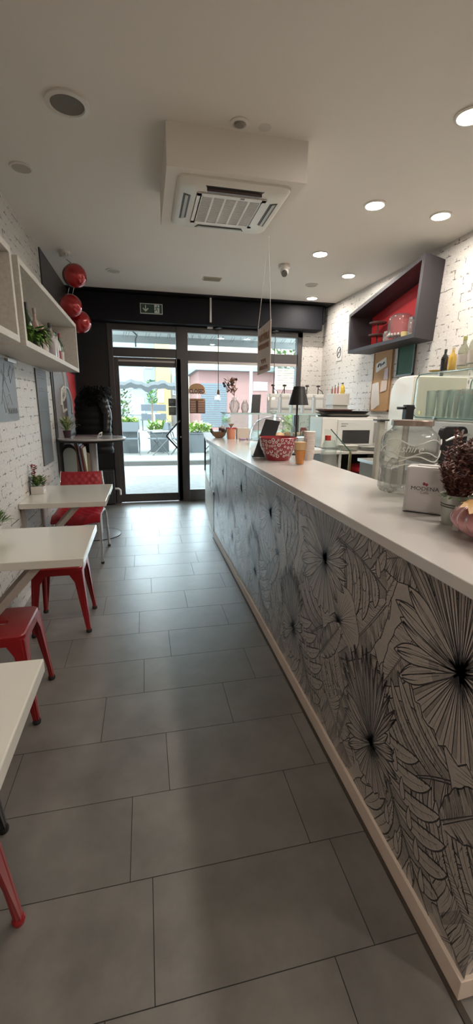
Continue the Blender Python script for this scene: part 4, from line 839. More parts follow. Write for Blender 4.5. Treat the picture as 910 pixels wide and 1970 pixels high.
# ---- staff side behind the bar
ST = mat('worktop_white', (.60, .57, .52), .3)
e = empty('back_cabinet', (2.1, 4.6, 0), 'low cabinet with white top and open niche under the microwave', 'cabinet')
MB().box(1.86, 2.76, 4.22, 4.82, .965, .995).build('worktop', ST, e, bevel=.003)
MB().box(1.88, 2.06, 4.25, 4.8, 0, .965).build('door', mat('cabinet_taupe', (.20, .155, .13), .5), e, bevel=.003)
MB().box(2.065, 2.095, 4.23, 4.8, 0, .965).box(2.72, 2.75, 4.23, 4.8, 0, .965).build('side_panel', ST, e); MB().box(2.10, 2.72, 4.78, 4.8, 0, .965).build('back_panel', BLACK, e)
e = empty('bar_stool', (2.45, 4.45, 0), 'red stool stowed in the dark niche under the white worktop', 'stool')
MB().lathe([(.15, .74), (.165, .76), (.16, .80), (.10, .825), (.001, .83)], (2.45, 4.42, 0), 24, cap=False).build('seat', REDQ, e, smooth=True)
for a_ in (45, 135, 225, 315): MB().tube([(2.45+.08*cos(rad(a_)), 4.42+.08*sin(rad(a_)), .76), (2.45+.17*cos(rad(a_)), 4.42+.17*sin(rad(a_)), 0)], .013).build('leg', RUB, e)
e = empty('microwave', (2.31, 4.6, .995), 'white microwave oven with dark window on the back worktop', 'microwave')
MB().box(1.93, 2.60, 4.42, 4.78, 1.02, 1.355).build('case', mat('microwave_white', (.66, .64, .60), .3), e, bevel=.008)
MB().box(2.11, 2.58, 4.40, 4.42, 1.04, 1.33).build('door', mat('microwave_door', (.58, .58, .56), .25), e, bevel=.005)
MB().box(2.17, 2.505, 4.396, 4.401, 1.065, 1.215).build('window', mat('microwave_glass', (.035, .035, .035), .12), e)
MB().box(2.15, 2.23, 4.397, 4.40, 1.28, 1.29).box(2.15, 2.21, 4.397, 4.40, 1.255, 1.265).build('control_marks', mat('control_grey', (.25, .25, .25), .5), e)
MB().box(2.55, 2.575, 4.37, 4.40, 1.07, 1.30).build('handle', STEEL, e, bevel=.004)
for x in (1.98, 2.54):
    for y in (4.46, 4.74): MB().box(x-.02, x+.02, y-.02, y+.02, .995, 1.021).build('foot', RUB, e)
for i, (x0_, x1_, z, c_) in enumerate([(1.99, 2.5, 1.357, (.02, .018, .018)), (2.02, 2.52, 1.373, (.45, .43, .40)), (1.97, 2.48, 1.389, (.02, .018, .018)), (2.0, 2.5, 1.407, (.03, .02, .02)), (1.97, 2.3, 1.425, (.20, .07, .06))]):
    lb = ['bottom black tray on the microwave', 'pale tray second from the bottom on the microwave', 'black tray in the middle of the stack on the microwave', 'upper black tray of the stack on the microwave', 'reddish small tray topping the stack on the microwave'][i]
    e = empty('serving_tray', ((x0_+x1_)/2, 4.58, z), lb, 'tray', 'trays stacked on the microwave')
    y0_, y1_ = 4.44, 4.72; tm = mat('tray_%d' % i, c_, .35)
    MB().prism(rrect(x0_, x1_, y0_, y1_, .04), z, z+.004).build('base', tm, e)
    pr1 = rrect(x0_, x1_, y0_, y1_, .04); pr2 = rrect(x0_-.018, x1_+.018, y0_-.018, y1_+.018, .05); nn = len(pr1)
    MB().add([(p[0], p[1], z+.002) for p in pr1]+[(p[0], p[1], z+.016) for p in pr2], [(k, (k+1) % nn, nn+(k+1) % nn, nn+k) for k in range(nn)]).build('rim', tm, e)
for j, (x, n_p, lb) in enumerate(((2.22, 7, 'stack of white plates before the microwave, left pile'), (2.46, 5, 'stack of grey plates before the microwave, right pile'))):
    for k in range(n_p):
        single('plate', MB().lathe([(.05, 0), (.09, .004), (.105, .012), (.103, .013), (.085, .007), (.001, .004)], (x, 4.32, 1.0-.005+k*.008), 28, cap=False), mat('plate_%d' % j, (.66, .64, .58) if j == 0 else (.42, .42, .38), .3), (x, 4.32, 1.0-.005+k*.008), ('white plate number %d from the bottom in the left pile before the microwave' if j == 0 else 'greyish plate number %d from the bottom in the right pile before the microwave') % (k+1), 'plate', ('white plates pile', 'grey plates pile')[j], smooth=True)
# small boxes and bottles behind the case
e = empty('storage_box', (2.42, 4.98, 1.30), 'plain grey-beige storage box between the tubs and the trays', 'box')
e.location = (2.42, 5.2, 0)
MB().box(2.36, 2.56, 5.1, 5.3, 0, 1.55).build('stand', mat('box_stand', (.42, .40, .36), .6), e, bevel=.004); MB().box(2.35, 2.57, 5.08, 5.32, 1.49, 1.63).build('box', mat('box_beige', (.50, .47, .43), .6), e, bevel=.004)
def bottle(x, y, z, r_, h_, c_, lb, capc=(.02, .02, .02), glassy=False, cat='bottle', group=None, neck=.35, labelc=None, nm='bottle'):
    e = empty(nm, (x, y, z), lb, cat, group)
    m_ = glass('bottle_glass_%d' % (abs(hash((c_, 3))) % 9999), tint=c_, body=.12) if glassy else mat('bottle_%d_%d_%d' % tuple(int(q*255) for q in c_), c_, .2, coat=.5)
    MB().lathe([(r_*.9, 0), (r_, .01), (r_, h_*(1-neck)*.85), (r_*.85, h_*(1-neck)), (r_*.36, h_*(1-neck*.62)), (r_*.33, h_*.93)], (x, y, z), 20).build('glass', m_, e, smooth=True)
    MB().lathe([(r_*.38, h_*.88), (r_*.38, h_), (r_*.3, h_*1.005)], (x, y, z), 16).build('cap', mat('cap_%d_%d_%d' % tuple(int(q*255) for q in capc), capc, .4), e)
    if labelc: MB().lathe([(r_*1.015, h_*.12), (r_*1.015, h_*.45)], (x, y, z), 20, cap=False).build('paper_label', mat('blabel_%d_%d_%d' % tuple(int(q*255) for q in labelc), labelc, .6), e)
    return e
bottle(2.52, 5.2, 1.63, .03, .14, (.55, .38, .05), 'small bottle of yellow syrup on the beige storage box', group='bottles on the storage box')
for i, x in enumerate((2.38, 2.42, 2.46)): bottle(x, 5.2, 1.63, .013, .09+.02*i, (.30, .10, .08), 'tiny red-brown bottle %s of three left of the yellow syrup' % ('leftmost', 'middle', 'rightmost')[i], group='bottles on the storage box')
# jug and blender jar behind the cup stack
e = empty('prep_counter', (1.55, 3.3, 0), 'lower grey staff worktop behind the bar', 'worktop')
MB().box(1.24, 1.60, 2.2, 3.40, 0, .90).build('cabinet', mat('prep_grey', (.42, .38, .33), .5), e); MB().box(1.235, 1.62, 2.18, 3.42, .90, .93).build('top', STEEL, e, bevel=.003)
e = empty('glass_pitcher', (1.47, 3.2, .93), 'clear glass pitcher with red cap standing behind the paper cups', 'pitcher')
MB().lathe([(.055, 0), (.06, .02), (.065, .12), (.06, .22), (.045, .27)], (1.47, 3.2, .93), 28, cap=False).build('jar', FROST, e, smooth=True); MB().lathe([(.024, .27), (.024, .31), (.001, .312)], (1.455, 3.2, .93), 20).build('cap', mat('cap_red', (.45, .03, .02), .4), e); MB().tube([(1.53, 3.2, 1.15), (1.575, 3.2, 1.12), (1.575, 3.2, 1.02), (1.53, 3.2, .98)], .008).build('handle', FROST, e, smooth=True)
e = empty('sneeze_guard', (1.8, 3.62, 0), 'slanted glass end panel with brass foot beside the microwave', 'glass panel')
MB().hexa([(1.60, 3.60, 1.09), (1.87, 3.60, 1.06), (1.87, 3.606, 1.06), (1.60, 3.606, 1.09), (1.60, 3.60, 1.27), (1.66, 3.60, 1.265), (1.66, 3.606, 1.265), (1.60, 3.606, 1.27)]).build('pane', WIN, e); MB().tube([(1.66, 3.60, 1.268), (1.87, 3.60, 1.062)], .005, 8).build('edge', mat('edge_green', (.06, .14, .11), .2), e); MB().box(1.86, 1.88, 3.59, 3.61, 0, 1.06).build('foot_post', mat('brass_foot', (.35, .28, .14), .3, metal=.8), e)
# espresso corner: machine, glass cup rack and bottles
e = empty('machine_bench', (2.42, 2.9, 0), 'grey bench along the brick wall carrying the coffee machine', 'bench')
MB().box(2.06, 2.76, 2.2, 3.75, 0, .95).build('cabinet', mat('bench_grey', (.42, .41, .37), .5), e); MB().box(2.04, 2.765, 2.18, 3.77, .95, .98).build('top', STEEL, e, bevel=.003)
e = empty('coffee_machine', (2.42, 2.95, .98), 'cream coffee machine with rounded hood against the brick wall', 'coffee machine')
CRM = mat('machine_cream', (.68, .63, .52), .3, coat=.3)
hood = [(3.50, .98)]+[(3.50-.16*(1-cos(rad(a))), 1.56+.16*sin(rad(a))) for a in range(0, 91, 15)]+[(3.16, 1.72), (3.16, .98)]
MB().prism(hood, 2.16, 2.66, 'x').build('hood', CRM, e, smooth=True, bevel=.01)
MB().box(2.10, 2.70, 2.22, 3.16, 1.14, 1.385).build('body', mat('machine_body', (.55, .56, .53), .3), e, bevel=.02)
MB().box(2.14, 2.66, 2.24, 3.14, .98, 1.04).build('drip_tray', STEEL, e, bevel=.005); MB().box(2.40, 2.68, 2.24, 3.14, 1.04, 1.14).build('back', mat('machine_body', (.55, .56, .53), .3), e)
for y in (2.5, 2.85): MB().lathe([(.04, -.05), (.04, 0)], (2.24, y, 1.14)).tube([(2.24, y, 1.10), (2.08, y, 1.085)], .012).build('group_handle', BLK, e)
MB().tube([(2.10, 3.1, 1.14), (2.06, 3.1, 1.10), (2.05, 3.1, 1.0)], .007).build('steam_wand', CHROME, e, smooth=True)
e = empty('cup_rack', (2.40, 2.6, 1.385), 'rounded glass rack on the coffee machine holding drinking glasses', 'rack')
rk = [(p[0], p[1]) for p in rrect(2.05, 3.05, 1.395, 1.715, .06, 5)]
MB().prism(rk, 2.098, 2.104, 'x').build('front_pane', WIN, e); MB().prism(rk, 2.60, 2.606, 'x').build('back_pane', WIN, e)
MB().tube([(2.10, p[0], p[1]) for p in rk+[rk[0]]], .0042, 6).tube([(2.60, p[0], p[1]) for p in rk+[rk[0]]], .0042, 6).build('edge', mat('edge_aqua', (.10, .20, .19), .2), e)
MB().box(2.10, 2.61, 2.10, 3.00, 1.717, 1.725).build('top_pane', WIN, e); MB().box(2.10, 2.61, 2.06, 3.04, 1.386, 1.393).build('bottom_pane', FROST, e)
for y in (2.25, 2.78):
    for z in (1.395, 1.70): MB().tube([(2.09, y, z), (2.12, y, z)], .012).build('clamp', STEEL, e)
MB().lathe([(.014, 0), (.014, .006)], (0, 0, 0), 16).build('brass_button', mat('brass', (.45, .35, .15), .3, metal=1), e, local=True).location = (2.094-2.40, 2.95-2.6, 1.43-1.385)
bpy.data.objects['brass_button'].rotation_euler = (0, rad(-90), 0)
def tumbler(loc, h_=.20, r_=.040):
    e = empty('drinking_glass', loc, 'x', 'glass', 'glasses in the cup rack')
    MB().lathe([(r_*.75, 0), (r_*.78, .006), (r_, h_), (r_*.96, h_), (r_*.72, .01), (.001, .008)], (0, 0, 0), 16, cap=False).build('glass', VG, e, smooth=True, local=True); return e
pg = None; k = 0
for iy in range(7):
    for ix in range(3):
        loc = (2.18+ix*.15, 2.20+iy*.125, 1.394)
        if pg is None: pg = tumbler(loc); g_ = pg
        else: g_ = copy_tree(pg); g_.location = loc
        g_['label'] = 'clear tumbler in the glass rack, %s row, %s' % (('front', 'middle', 'back')[ix], ('at the near end', 'second from the near end', 'third from the near end', 'at the centre', 'third from the far end', 'second from the far end', 'at the far end')[iy])
for i, (y, z_h, r_, c_, cp, lb) in enumerate([(2.80, .15, .026, (.015, .013, .014), (.05, .05, .05), 'small black bottle with ring cap on the glass rack'), (2.72, .15, .028, (.62, .40, .08), (.70, .55, .30), 'golden bottle beside the small black one on the rack'), (2.62, .21, .034, (.62, .62, .52), (.35, .35, .12), 'tall pale bottle with olive cap on the rack'), (2.52, .25, .036, (.66, .65, .60), (.6, .6, .55), 'tallest clear white bottle on the rack'), (2.42, .22, .036, (.60, .60, .56), (.5, .5, .5), 'pale bottle at the near end of the rack')]):
    bottle(2.14, y, 1.725, r_, z_h, c_, lb, cp, group='bottles on the glass rack', glassy=i > 1, labelc=(.5, .45, .4) if i > 1 else None)
e = empty('amber_dish', (2.14, 2.90, 1.725), 'flat amber dish on the corner of the glass rack', 'dish')
MB().lathe([(.03, 0), (.05, .012), (.048, .014), (.001, .006)], (2.14, 2.89, 1.725), 20, cap=False).build('dish', mat('amber', (.6, .35, .06), .3), e, smooth=True)
e = empty('beer_tap', (1.76, 2.6, .93), 'black T-shaped tap handle rising behind the glass dispenser', 'tap')
e.location = (1.745, 2.6, 0)
MB().tube([(1.75, 2.6, 0), (1.75, 2.6, 1.39)], .022).build('column', STEEL, e, smooth=True); MB().box(1.725, 1.785, 2.575, 2.625, 1.385, 1.485).build('head', BLK, e, bevel=.006); MB().tube([(1.67, 2.6, 1.462), (1.80, 2.6, 1.464)], .009).build('lever', BLK, e)
e = empty('swivel_chair', (2.44, 2.05, 0), 'black high-backed chair between the coffee machine and heather', 'chair')
e.location = (1.93, 2.35, 0)
bk = rrect(1.88, 2.08, 1.12, 1.35, .04, 4)
MB().prism(bk, 2.40, 2.44, 'y').build('backrest', BLK, e, bevel=.008); MB().tube([(1.89, 2.37, 1.26), (1.96, 2.35, 1.29), (2.06, 2.37, 1.30)], .008).build('chrome_bar', CHROME, e)
MB().prism(rrect(1.80, 2.02, 2.30, 2.52, .04), .98, 1.03).build('seat', BLK, e, bevel=.01); MB().tube([(1.93, 2.42, 0.02), (1.93, 2.42, .98)], .02).build('pedestal', STEEL, e); MB().lathe([(.10, 0), (.10, .02), (.03, .04)], (1.93, 2.42, 0)).build('foot', STEEL, e)
e = empty('towel_stand', (1.58, 2.62, 0), 'slim cream steel post with dark rim behind the glass dispenser', 'post')
e.location = (1.70, 2.85, 0)
MB().box(1.68, 1.73, 2.82, 2.87, 0, 1.37).build('post', mat('post_cream', (.52, .50, .43), .4), e, bevel=.01); MB().box(1.665, 1.745, 2.80, 2.89, 1.37, 1.38).build('cap', mat('dark_rim', (.05, .05, .045), .4), e)
# right wall: boards, signs and the slanted shelf
e = empty('cork_board', (2.76, 4.73, 1.44), 'framed cork board with pinned papers on the brick wall', 'notice board')
MB().box(2.752, 2.768, 4.50, 4.86, 1.44, 2.09).build('cork', mat('cork', (.42, .25, .12), .8, var=.2, vscale=80), e)
WF = mat('cork_frame', (.36, .20, .09), .5)
for b in ((4.48, 4.50, 1.42, 2.11), (4.86, 4.88, 1.42, 2.11), (4.48, 4.88, 2.09, 2.11), (4.48, 4.88, 1.42, 1.44)): MB().box(2.745, 2.769, b[0], b[1], b[2], b[3]).build('frame_bar', WF, e, bevel=.003)
def sheet(nm, pts, c_, lb, x=2.748):
    y_ = sum(p[0] for p in pts)/len(pts); z_ = min(p[1] for p in pts)
    return single(nm, MB().prism(pts, x, x+.003, 'x'), mat(nm+'_%d' % int(c_[0]*1000+c_[2]*100), c_, .7), (x, y_, z_), lb, 'paper')
s_ = sheet('pinned_card', [(4.58, 1.93), (4.80, 1.87), (4.82, 1.97), (4.60, 2.03)], (.70, .68, .63), 'tilted white card with a black swirl emblem on the cork board')
mb = MB().tube([(2.745, 4.76, 1.93), (2.745, 4.74, 1.965), (2.745, 4.70, 1.96), (2.745, 4.70, 1.935)], .008, 6).tube([(2.745, 4.71, 1.955), (2.745, 4.66, 1.955), (2.745, 4.63, 1.975)], .008, 6); mb.v = [tuple(Vector(v)-Vector(s_.location)) for v in mb.v]; mb.build('swirl_emblem', BLK, s_, local=True)
sheet('pinned_sheet', [(4.66, 1.50), (4.84, 1.42), (4.90, 1.74), (4.72, 1.76)], (.66, .62, .58), 'long white sheet hanging at the lower left of the cork board', 2.746)
sheet('pinned_slip', [(4.53, 1.78), (4.62, 1.78), (4.61, 1.90), (4.54, 1.91)], (.55, .46, .50), 'lilac slip at the right of the cork board', 2.746)
sheet('pinned_slip', [(4.53, 1.66), (4.66, 1.64), (4.65, 1.77), (4.53, 1.77)], (.62, .50, .42), 'peach slip below the lilac one on the cork board', 2.742)
e = empty('green_board', (2.76, 4.26, 1.81), 'dark green framed board right of the cork board', 'board')
MB().box(2.752, 2.768, 4.085, 4.37, 1.81, 2.11).build('panel', mat('board_green', (.02, .075, .04), .5, spec=.15, var=.3, vscale=10), e)
for b in ((4.075, 4.09, 1.80, 2.12), (4.365, 4.38, 1.80, 2.12), (4.075, 4.38, 2.105, 2.12), (4.075, 4.38, 1.80, 1.815)): MB().box(2.745, 2.769, b[0], b[1], b[2], b[3]).build('frame_bar', mat('green_frame', (.05, .06, .05), .4), e)
e = empty('no_smoking_sign', (2.765, 5.89, 2.11), 'small white no-smoking sign on the brick wall', 'sign')
MB().box(2.762, 2.769, 5.80, 5.98, 2.11, 2.315).build('plate', mat('sign_white', (.66, .64, .62), .5), e)
MB().tube([(2.760, 5.89+.06*cos(k*pi/12), 2.225+.07*sin(k*pi/12)) for k in range(25)], .005, 6).tube([(2.760, 5.85, 2.27), (2.760, 5.93, 2.18)], .005, 6).build('prohibition_ring', BLK, e)
MB().tube([(2.761, 5.86, 2.22), (2.761, 5.92, 2.225)], .005, 6).build('cigarette', BLK, e)
# slanted dark shelf
e = empty('wall_shelf', (2.62, 4.35, 2.10), 'dark slanted wall shelf with red back panel', 'shelf')
DS = mat('shelf_dark', (.024, .020, .025), .5, var=.15)
out = [(3.70, 2.10), (5.02, 2.10), (5.05, 2.545), (3.655, 2.79)]; inn = [(3.735, 2.135), (4.985, 2.135), (5.01, 2.515), (3.70, 2.742)]
x0, x1 = 2.47, 2.768
for i, nm in enumerate(('bottom_board', 'end_board', 'top_board', 'end_board')):
    j = (i+1) % 4; q = [out[i], out[j], inn[j], inn[i]]
    back = [(p[0]+(.13 if p[0] < 3.9 else 0), p[1]) for p in q]   # the near end splays outwards to the front
    MB().hexa([(x0, *p) for p in q]+[(x1, *p) for p in back]).build(nm, DS, e)
MB().prism([(p[0]+(.13 if p[0] < 3.9 else 0), p[1]) for p in inn], x1-.012, x1, 'x').build('back_panel', mat('shelf_red', (.50, .025, .03), .5), e)
e = empty('glass_cloche', (2.60, 4.16, 2.135), 'clear glass dome on a beaded stand in the dark wall shelf', 'cloche')
MB().lathe([(.06, 0), (.02, .012), (.02, .03), (.125, .04), (.125, .048), (.001, .048)], (2.615, 4.16, 2.135), 30, cap=False).build('stand', FROST, e, smooth=True)
MB().lathe([(.122, .05), (.127, .09), (.127, .185), (.115, .23), (.08, .252), (.04, .26), (.001, .262)], (2.615, 4.16, 2.135), 30, cap=False).build('dome', glass('dome_glass', tint=(.93, .93, .93), body=.06, ior=1.5, wall=.6), e, smooth=True)
mb = MB()
for k in range(22): mb.sphere((2.615+.118*cos(k*2*pi/22), 4.16+.118*sin(k*2*pi/22), 2.19), .012, 8)
mb.build('beads', mat('beads_mixed', (.45, .40, .33), .4, var=.7, vscale=60), e, smooth=True)
for y, hh, lb in ((4.36, .12, 'small lidded glass jar left of the cloche'), (3.92, .18, 'tall clear glass jar right of the cloche')):
    e = empty('glass_jar', (2.58, y, 2.135), lb, 'jar', 'glass jars in the dark wall shelf')
    MB().lathe([(.03, 0), (.034, .01), (.034, hh*.8), (.026, hh*.9)], (2.58, y, 2.135), 20, cap=False).build('jar', VG, e, smooth=True); MB().lathe([(.028, hh*.9), (.028, hh), (.01, hh*1.04)], (2.58, y, 2.135), 18).build('lid', STEEL, e)
e = empty('straw_tin', (2.555, 3.99, 2.135), 'short yellow straw-coloured pot beside the tall glass jar', 'pot'); MB().lathe([(.03, 0), (.034, .06), (.03, .06), (.026, .01)], (2.555, 3.99, 2.135), 18, cap=False).build('pot', mat('straw', (.45, .36, .16), .7), e, smooth=True)
e = empty('tiered_stand', (2.64, 4.66, 2.135), 'dark two-tier cake stand at the far end of the wall shelf', 'cake stand')
MB().tube([(2.64, 4.66, 2.135), (2.64, 4.66, 2.40)], .008).build('rod', BLK, e); MB().lathe([(.07, 0), (.06, .008), (.02, .02)], (2.64, 4.66, 2.135)).build('foot', BLK, e)
for z in (.12, .25): MB().lathe([(.001, z), (.09, z), (.10, z+.012), (.098, z+.016), (.001, z+.01)], (2.64, 4.66, 2.135), 28, cap=False).build('tier', mat('tier_dark', (.10, .06, .05), .3), e, smooth=True)
# ================================================================= LEFT SIDE
# box shelves
def boxshelf(ya, yb, label):
    e = empty('box_shelf', (-.785, (ya+yb)/2, 1.782), label, 'shelf', 'white box shelves on the left wall')
    x0, x1, z0, z1 = XL, -.639, 1.782, 2.245; t = .035
    MB().box(x0, x1, ya, yb, z0, z0+t).build('bottom_board', SHELFW, e, bevel=.0015); MB().box(x0, x1, ya, yb, z1-t, z1).build('top_board', SHELFW, e, bevel=.0015)
    for y in (ya, yb-t): MB().box(x0, x1, y, y+t, z0+t, z1-t).build('side_board', SHELFW, e, bevel=.0015)
    return e
boxshelf(2.735, 4.80, 'longer white mottled box shelf holding bottles and a plant'); boxshelf(1.45, 2.61, 'nearer white mottled box shelf, empty, cut by the left edge')
SZ = 1.817
bottle(-.78, 3.42, SZ, .036, .33, (.03, .05, .025), 'dark green wine bottle nearest the hanging plant', (.012, .012, .012), group='bottles in the box shelf')
bottle(-.78, 3.66, SZ, .034, .34, (.45, .33, .28), 'dusty pink bottle just behind the dark wine bottle', (.35, .28, .26), group='bottles in the box shelf')
bottle(-.78, 3.86, SZ, .042, .26, (.55, .25, .17), 'stout bottle with orange band behind the plant', (.5, .4, .35), group='bottles in the box shelf', labelc=(.6, .55, .5))
bottle(-.78, 4.20, SZ, .042, .33, (.42, .38, .38), 'large pale grey bottle with black cap in the box shelf', (.02, .015, .015), group='bottles in the box shelf', neck=.25)
bottle(-.78, 4.36, SZ, .034, .29, (.62, .60, .58), 'slim white bottle behind the large grey bottle', (.15, .05, .05), group='bottles in the box shelf', neck=.25)
bottle(-.78, 4.48, SZ, .034, .30, (.58, .57, .55), 'white bottle with teal neck in the box shelf', (.04, .12, .10), group='bottles in the box shelf', labelc=(.30, .05, .06))
bottle(-.78, 4.62, SZ, .036, .31, (.03, .10, .05), 'green bottle with red cap in the box shelf', (.30, .03, .04), group='bottles in the box shelf', labelc=(.62, .60, .55))
bottle(-.78, 4.70, SZ, .026, .24, (.14, .03, .03), 'dark red small bottle farthest along the box shelf', (.02, .02, .02), group='bottles in the box shelf')
def plant(nm, c, r_, h_, n, L, mats, label, seed, pot_m, pr_, ph, droop=0, fam='potted plant', wd=.16, square=False, bias=(0, 0)):
    rr = random.Random(seed); e = empty(nm, c, label, fam)
    if square: MB().prism(rrect(c[0]-pr_, c[0]+pr_, c[1]-pr_, c[1]+pr_, .008), c[2], c[2]+ph).build('pot', pot_m, e, bevel=.003)
    else: MB().lathe([(pr_*.72, 0), (pr_, ph), (pr_*.9, ph), (pr_*.85, ph*.85), (.001, ph*.85)], c, 22, cap=False).build('pot', pot_m, e, smooth=True)
    mb = MB()
    for i in range(n):
        a = rr.uniform(0, 2*pi); q = rr.random(); b = (c[0]+r_*.5*q*cos(a), c[1]+r_*.5*q*sin(a), c[2]+ph*.9+h_*rr.random()*.55)
        mb.leaf(b, (cos(a)*1.0+bias[0], sin(a)*1.0+bias[1], rr.uniform(.3, 1.8)-droop), L*rr.uniform(.7, 1.2), L*wd, rr.randrange(len(mats)), .25)
    mb.build('foliage', mats, e); return e
LB = mat('leaf_bright', (.16, .30, .06), .45)
plant('trailing_plant', (-.70, 3.20, SZ), .13, .12, 190, .085, [GR[1], LB, LB], 'green trailing plant spilling over the front of the box shelf', 31, mat('pot_dark', (.05, .04, .04), .5), .045, .07, droop=1.25, bias=(.7, -.2), wd=.2)
e = empty('paper_ornament', (-.76, 4.62, 2.245), 'small white folded ornament on top of the longer box shelf', 'ornament')
MB().hexa([(-.78, 4.5, 2.245), (-.70, 4.5, 2.245), (-.70, 4.56, 2.245), (-.78, 4.56, 2.245), (-.742, 4.53, 2.36), (-.738, 4.53, 2.36), (-.738, 4.535, 2.36), (-.742, 4.535, 2.36)]).build('cone', WHITE, e)
MB().lathe([(.045, -.001), (.045, .004)], (-.74, 4.53, 2.246), 16).build('foot', WHITE, e)
# blackboards on the wall
CHK = mat('chalk_board', (.12, .125, .13), .35, var=.35, vscale=5); CW = mat('chalk', (.26, .26, .27), .8)
e = empty('chalk_board', (-.92, 3.3, 1.34), 'wide grey chalk board with faint drawing left of the narrow one', 'chalk board')
MB().box(XL, -.918, 2.95, 3.49, 1.345, 1.76).build('panel', CHK, e)
mb = MB(); r = random.Random(2)
for i in range(9): y = 3.0+r.random()*.35; z = 1.42+r.random()*.28; mb.tube([(-.917, y, z), (-.917, y+r.uniform(.02, .1), z+r.uniform(-.1, .1)), (-.917, y+r.uniform(.05, .16), z+r.uniform(-.08, .08))], .0010, 4)
for i in range(5): y = 3.24+i*.045; mb.tube([(-.917, y, 1.39), (-.917, y+.015, 1.43), (-.917, y+.03, 1.395)], .002, 4)
mb.build('chalk_marks', CW, e); MB().box(-.922, -.90, 3.30, 3.50, 1.745, 1.765).build('clip', STEEL, e)
e = empty('tall_chalk_board', (-.92, 4.35, .9), 'tall narrow grey chalk board with chalk lines on the left wall', 'chalk board')
MB().box(XL, -.918, 4.14, 4.555, .90, 1.768).build('panel', CHK, e)
mb = MB()
for z in (1.735, 1.715, 1.69, 1.60, 1.575, 1.49, 1.40, 1.395): mb.tube([(-.917, 4.2, z), (-.917, 4.3, z+.004), (-.917, 4.42+.08*sin(z*50), z-.002)], .002, 4)
mb.build('chalk_marks', CW, e)
# wall tables
def wall_table(ya, yb, label):
    e = empty('wall_table', (-.62, (ya+yb)/2, .75), label, 'table', 'white wall tables')
    MB().box(XL+.002, -.312, ya, yb, .708, .75).build('tabletop', TABLEW, e, bevel=.004)
    BR = mat('bracket_beige', (.42, .37, .32), .45)
    for y in (ya+.06, yb-.09):
        MB().hexa([(-.93, y, .24), (-.93, y+.03, .24), (-.50, y+.03, .708), (-.50, y, .708), (-.93, y, .29), (-.93, y+.03, .29), (-.548, y+.03, .708), (-.548, y, .708)]).build('brace', BR, e)
        MB().box(XL+.001, XL+.02, y-.005, y+.035, .18, .708).build('wall_plate', BR, e)
        MB().box(XL+.02, -.42, y, y+.03, .695, .708).build('arm', BR, e)
    return e
wall_table(3.235, 3.965, 'farthest white wall table with a red-flowered pot on it'); wall_table(1.985, 2.575, 'middle white wall table over the red stools'); wall_table(.57, 1.155, 'nearest white wall table, cut by the left edge')
plant('potted_flower', (-.87, 3.62, .75), .09, .11, 170, .055, [GR[1], GR[2], GR[0], mat('leaf_cream', (.5, .45, .3), .6)], 'small white pot with green leaves and a red flower spike on the far table', 41, mat('pot_white', (.66, .62, .58), .4), .05, .065, square=True)
mb = MB(); r = random.Random(3)
for k in range(40): a_ = r.uniform(0, 2*pi); mb.leaf((-.022+r.uniform(-.014, .014), 0, .13+k*.0026), (cos(a_), sin(a_), .6), .028, .010)
for k in range(10): a_ = r.uniform(0, 2*pi); mb.leaf((.052, -.03, .02+k*.006), (cos(a_), sin(a_), .2), .018, .007)
mb.build('red_flowers', mat('flower_red', (.30, .02, .04), .5), bpy.data.objects['potted_flower'], local=True)
plant('grassy_plant', (-.845, 2.47, .75), .09, .10, 170, .07, [GR[1], LB], 'bright green grassy plant on the middle table, cut by the left edge', 42, WHITE, .04, .05, wd=.07)
# stools
def stool(loc, m_, label, sc=1.0):
    e = empty('metal_stool', loc, label, 'stool', 'metal stools under the wall tables')
    s_, H_ = .152*sc, .452
    o_ = rrect(-s_, s_, -s_, s_, .035, 5); i_ = rrect(-.045, .045, -.018, .018, .014, 5); n = len(o_)
    o2 = rrect(-s_+.006, s_-.006, -s_+.006, s_-.006, .03, 5)
    mb = MB(); mb.add([(p[0], p[1], H_-.05) for p in o_]+[(p[0], p[1], H_-.006) for p in o_]+[(p[0], p[1], H_) for p in o2]+[(p[0]*.5+q[0]*.5, p[1]*.5+q[1]*.5, H_-.003) for p, q in zip(o2, i_)]+[(p[0], p[1], H_-.004) for p in i_]+[(p[0], p[1], H_-.02) for p in i_],
        [(k*n+i, k*n+(i+1) % n, (k+1)*n+(i+1) % n, (k+1)*n+i) for k in range(5) for i in range(n)])
    mb.build('seat', m_, e, smooth=True, local=True)
    f_ = .178*sc
    for sx in (-1, 1):
        for sy in (-1, 1):
            mb = MB(); T_ = s_-.002; zt, zb = H_-.02, .012; wt, wb_ = .075, .022
            def quad(a, b, c, d): mb.add([a, b, c, d], [(0, 1, 2, 3)])
            ct = Vector((sx*T_, sy*T_, zt)); cb = Vector((sx*f_, sy*f_, zb))
            zm = H_-.10; q = (zt-zm)/(zt-zb); cm = ct.lerp(cb, q)
            for p_t, p_m, p_b in (((-sx*T_*.62, 0, 0), (-sx*.052, 0, 0), (-sx*wb_, 0, 0)), ((0, -sy*T_*.62, 0), (0, -sy*.052, 0), (0, -sy*wb_, 0))):
                quad(ct, ct+Vector(p_t), cm+Vector(p_m), cm); quad(cm, cm+Vector(p_m), cb+Vector(p_b), cb)
            mb.tube([cb+Vector((-sx*.01, -sy*.01, 0)), ct+Vector((-sx*.012, -sy*.012, 0))], [.0125, .013], 8)
            lg = mb.build('leg', m_, e, local=True); so = lg.modifiers.new('s', 'SOLIDIFY'); so.thickness = .003; so.offset = 0
            MB().lathe([(.017, 0), (.019, .012), (.015, .022)], (sx*f_-sx*.01, sy*f_-sy*.01, 0), 14).build('foot_cap', RUB if m_ is not RED or True else RED, lg, local=True)
    for y in (-.06, .06): MB().tube([(-.165*sc, y*2.6*sc, .20), (.165*sc, y*2.6*sc, .20)], .005, 6) if False else None
    return e
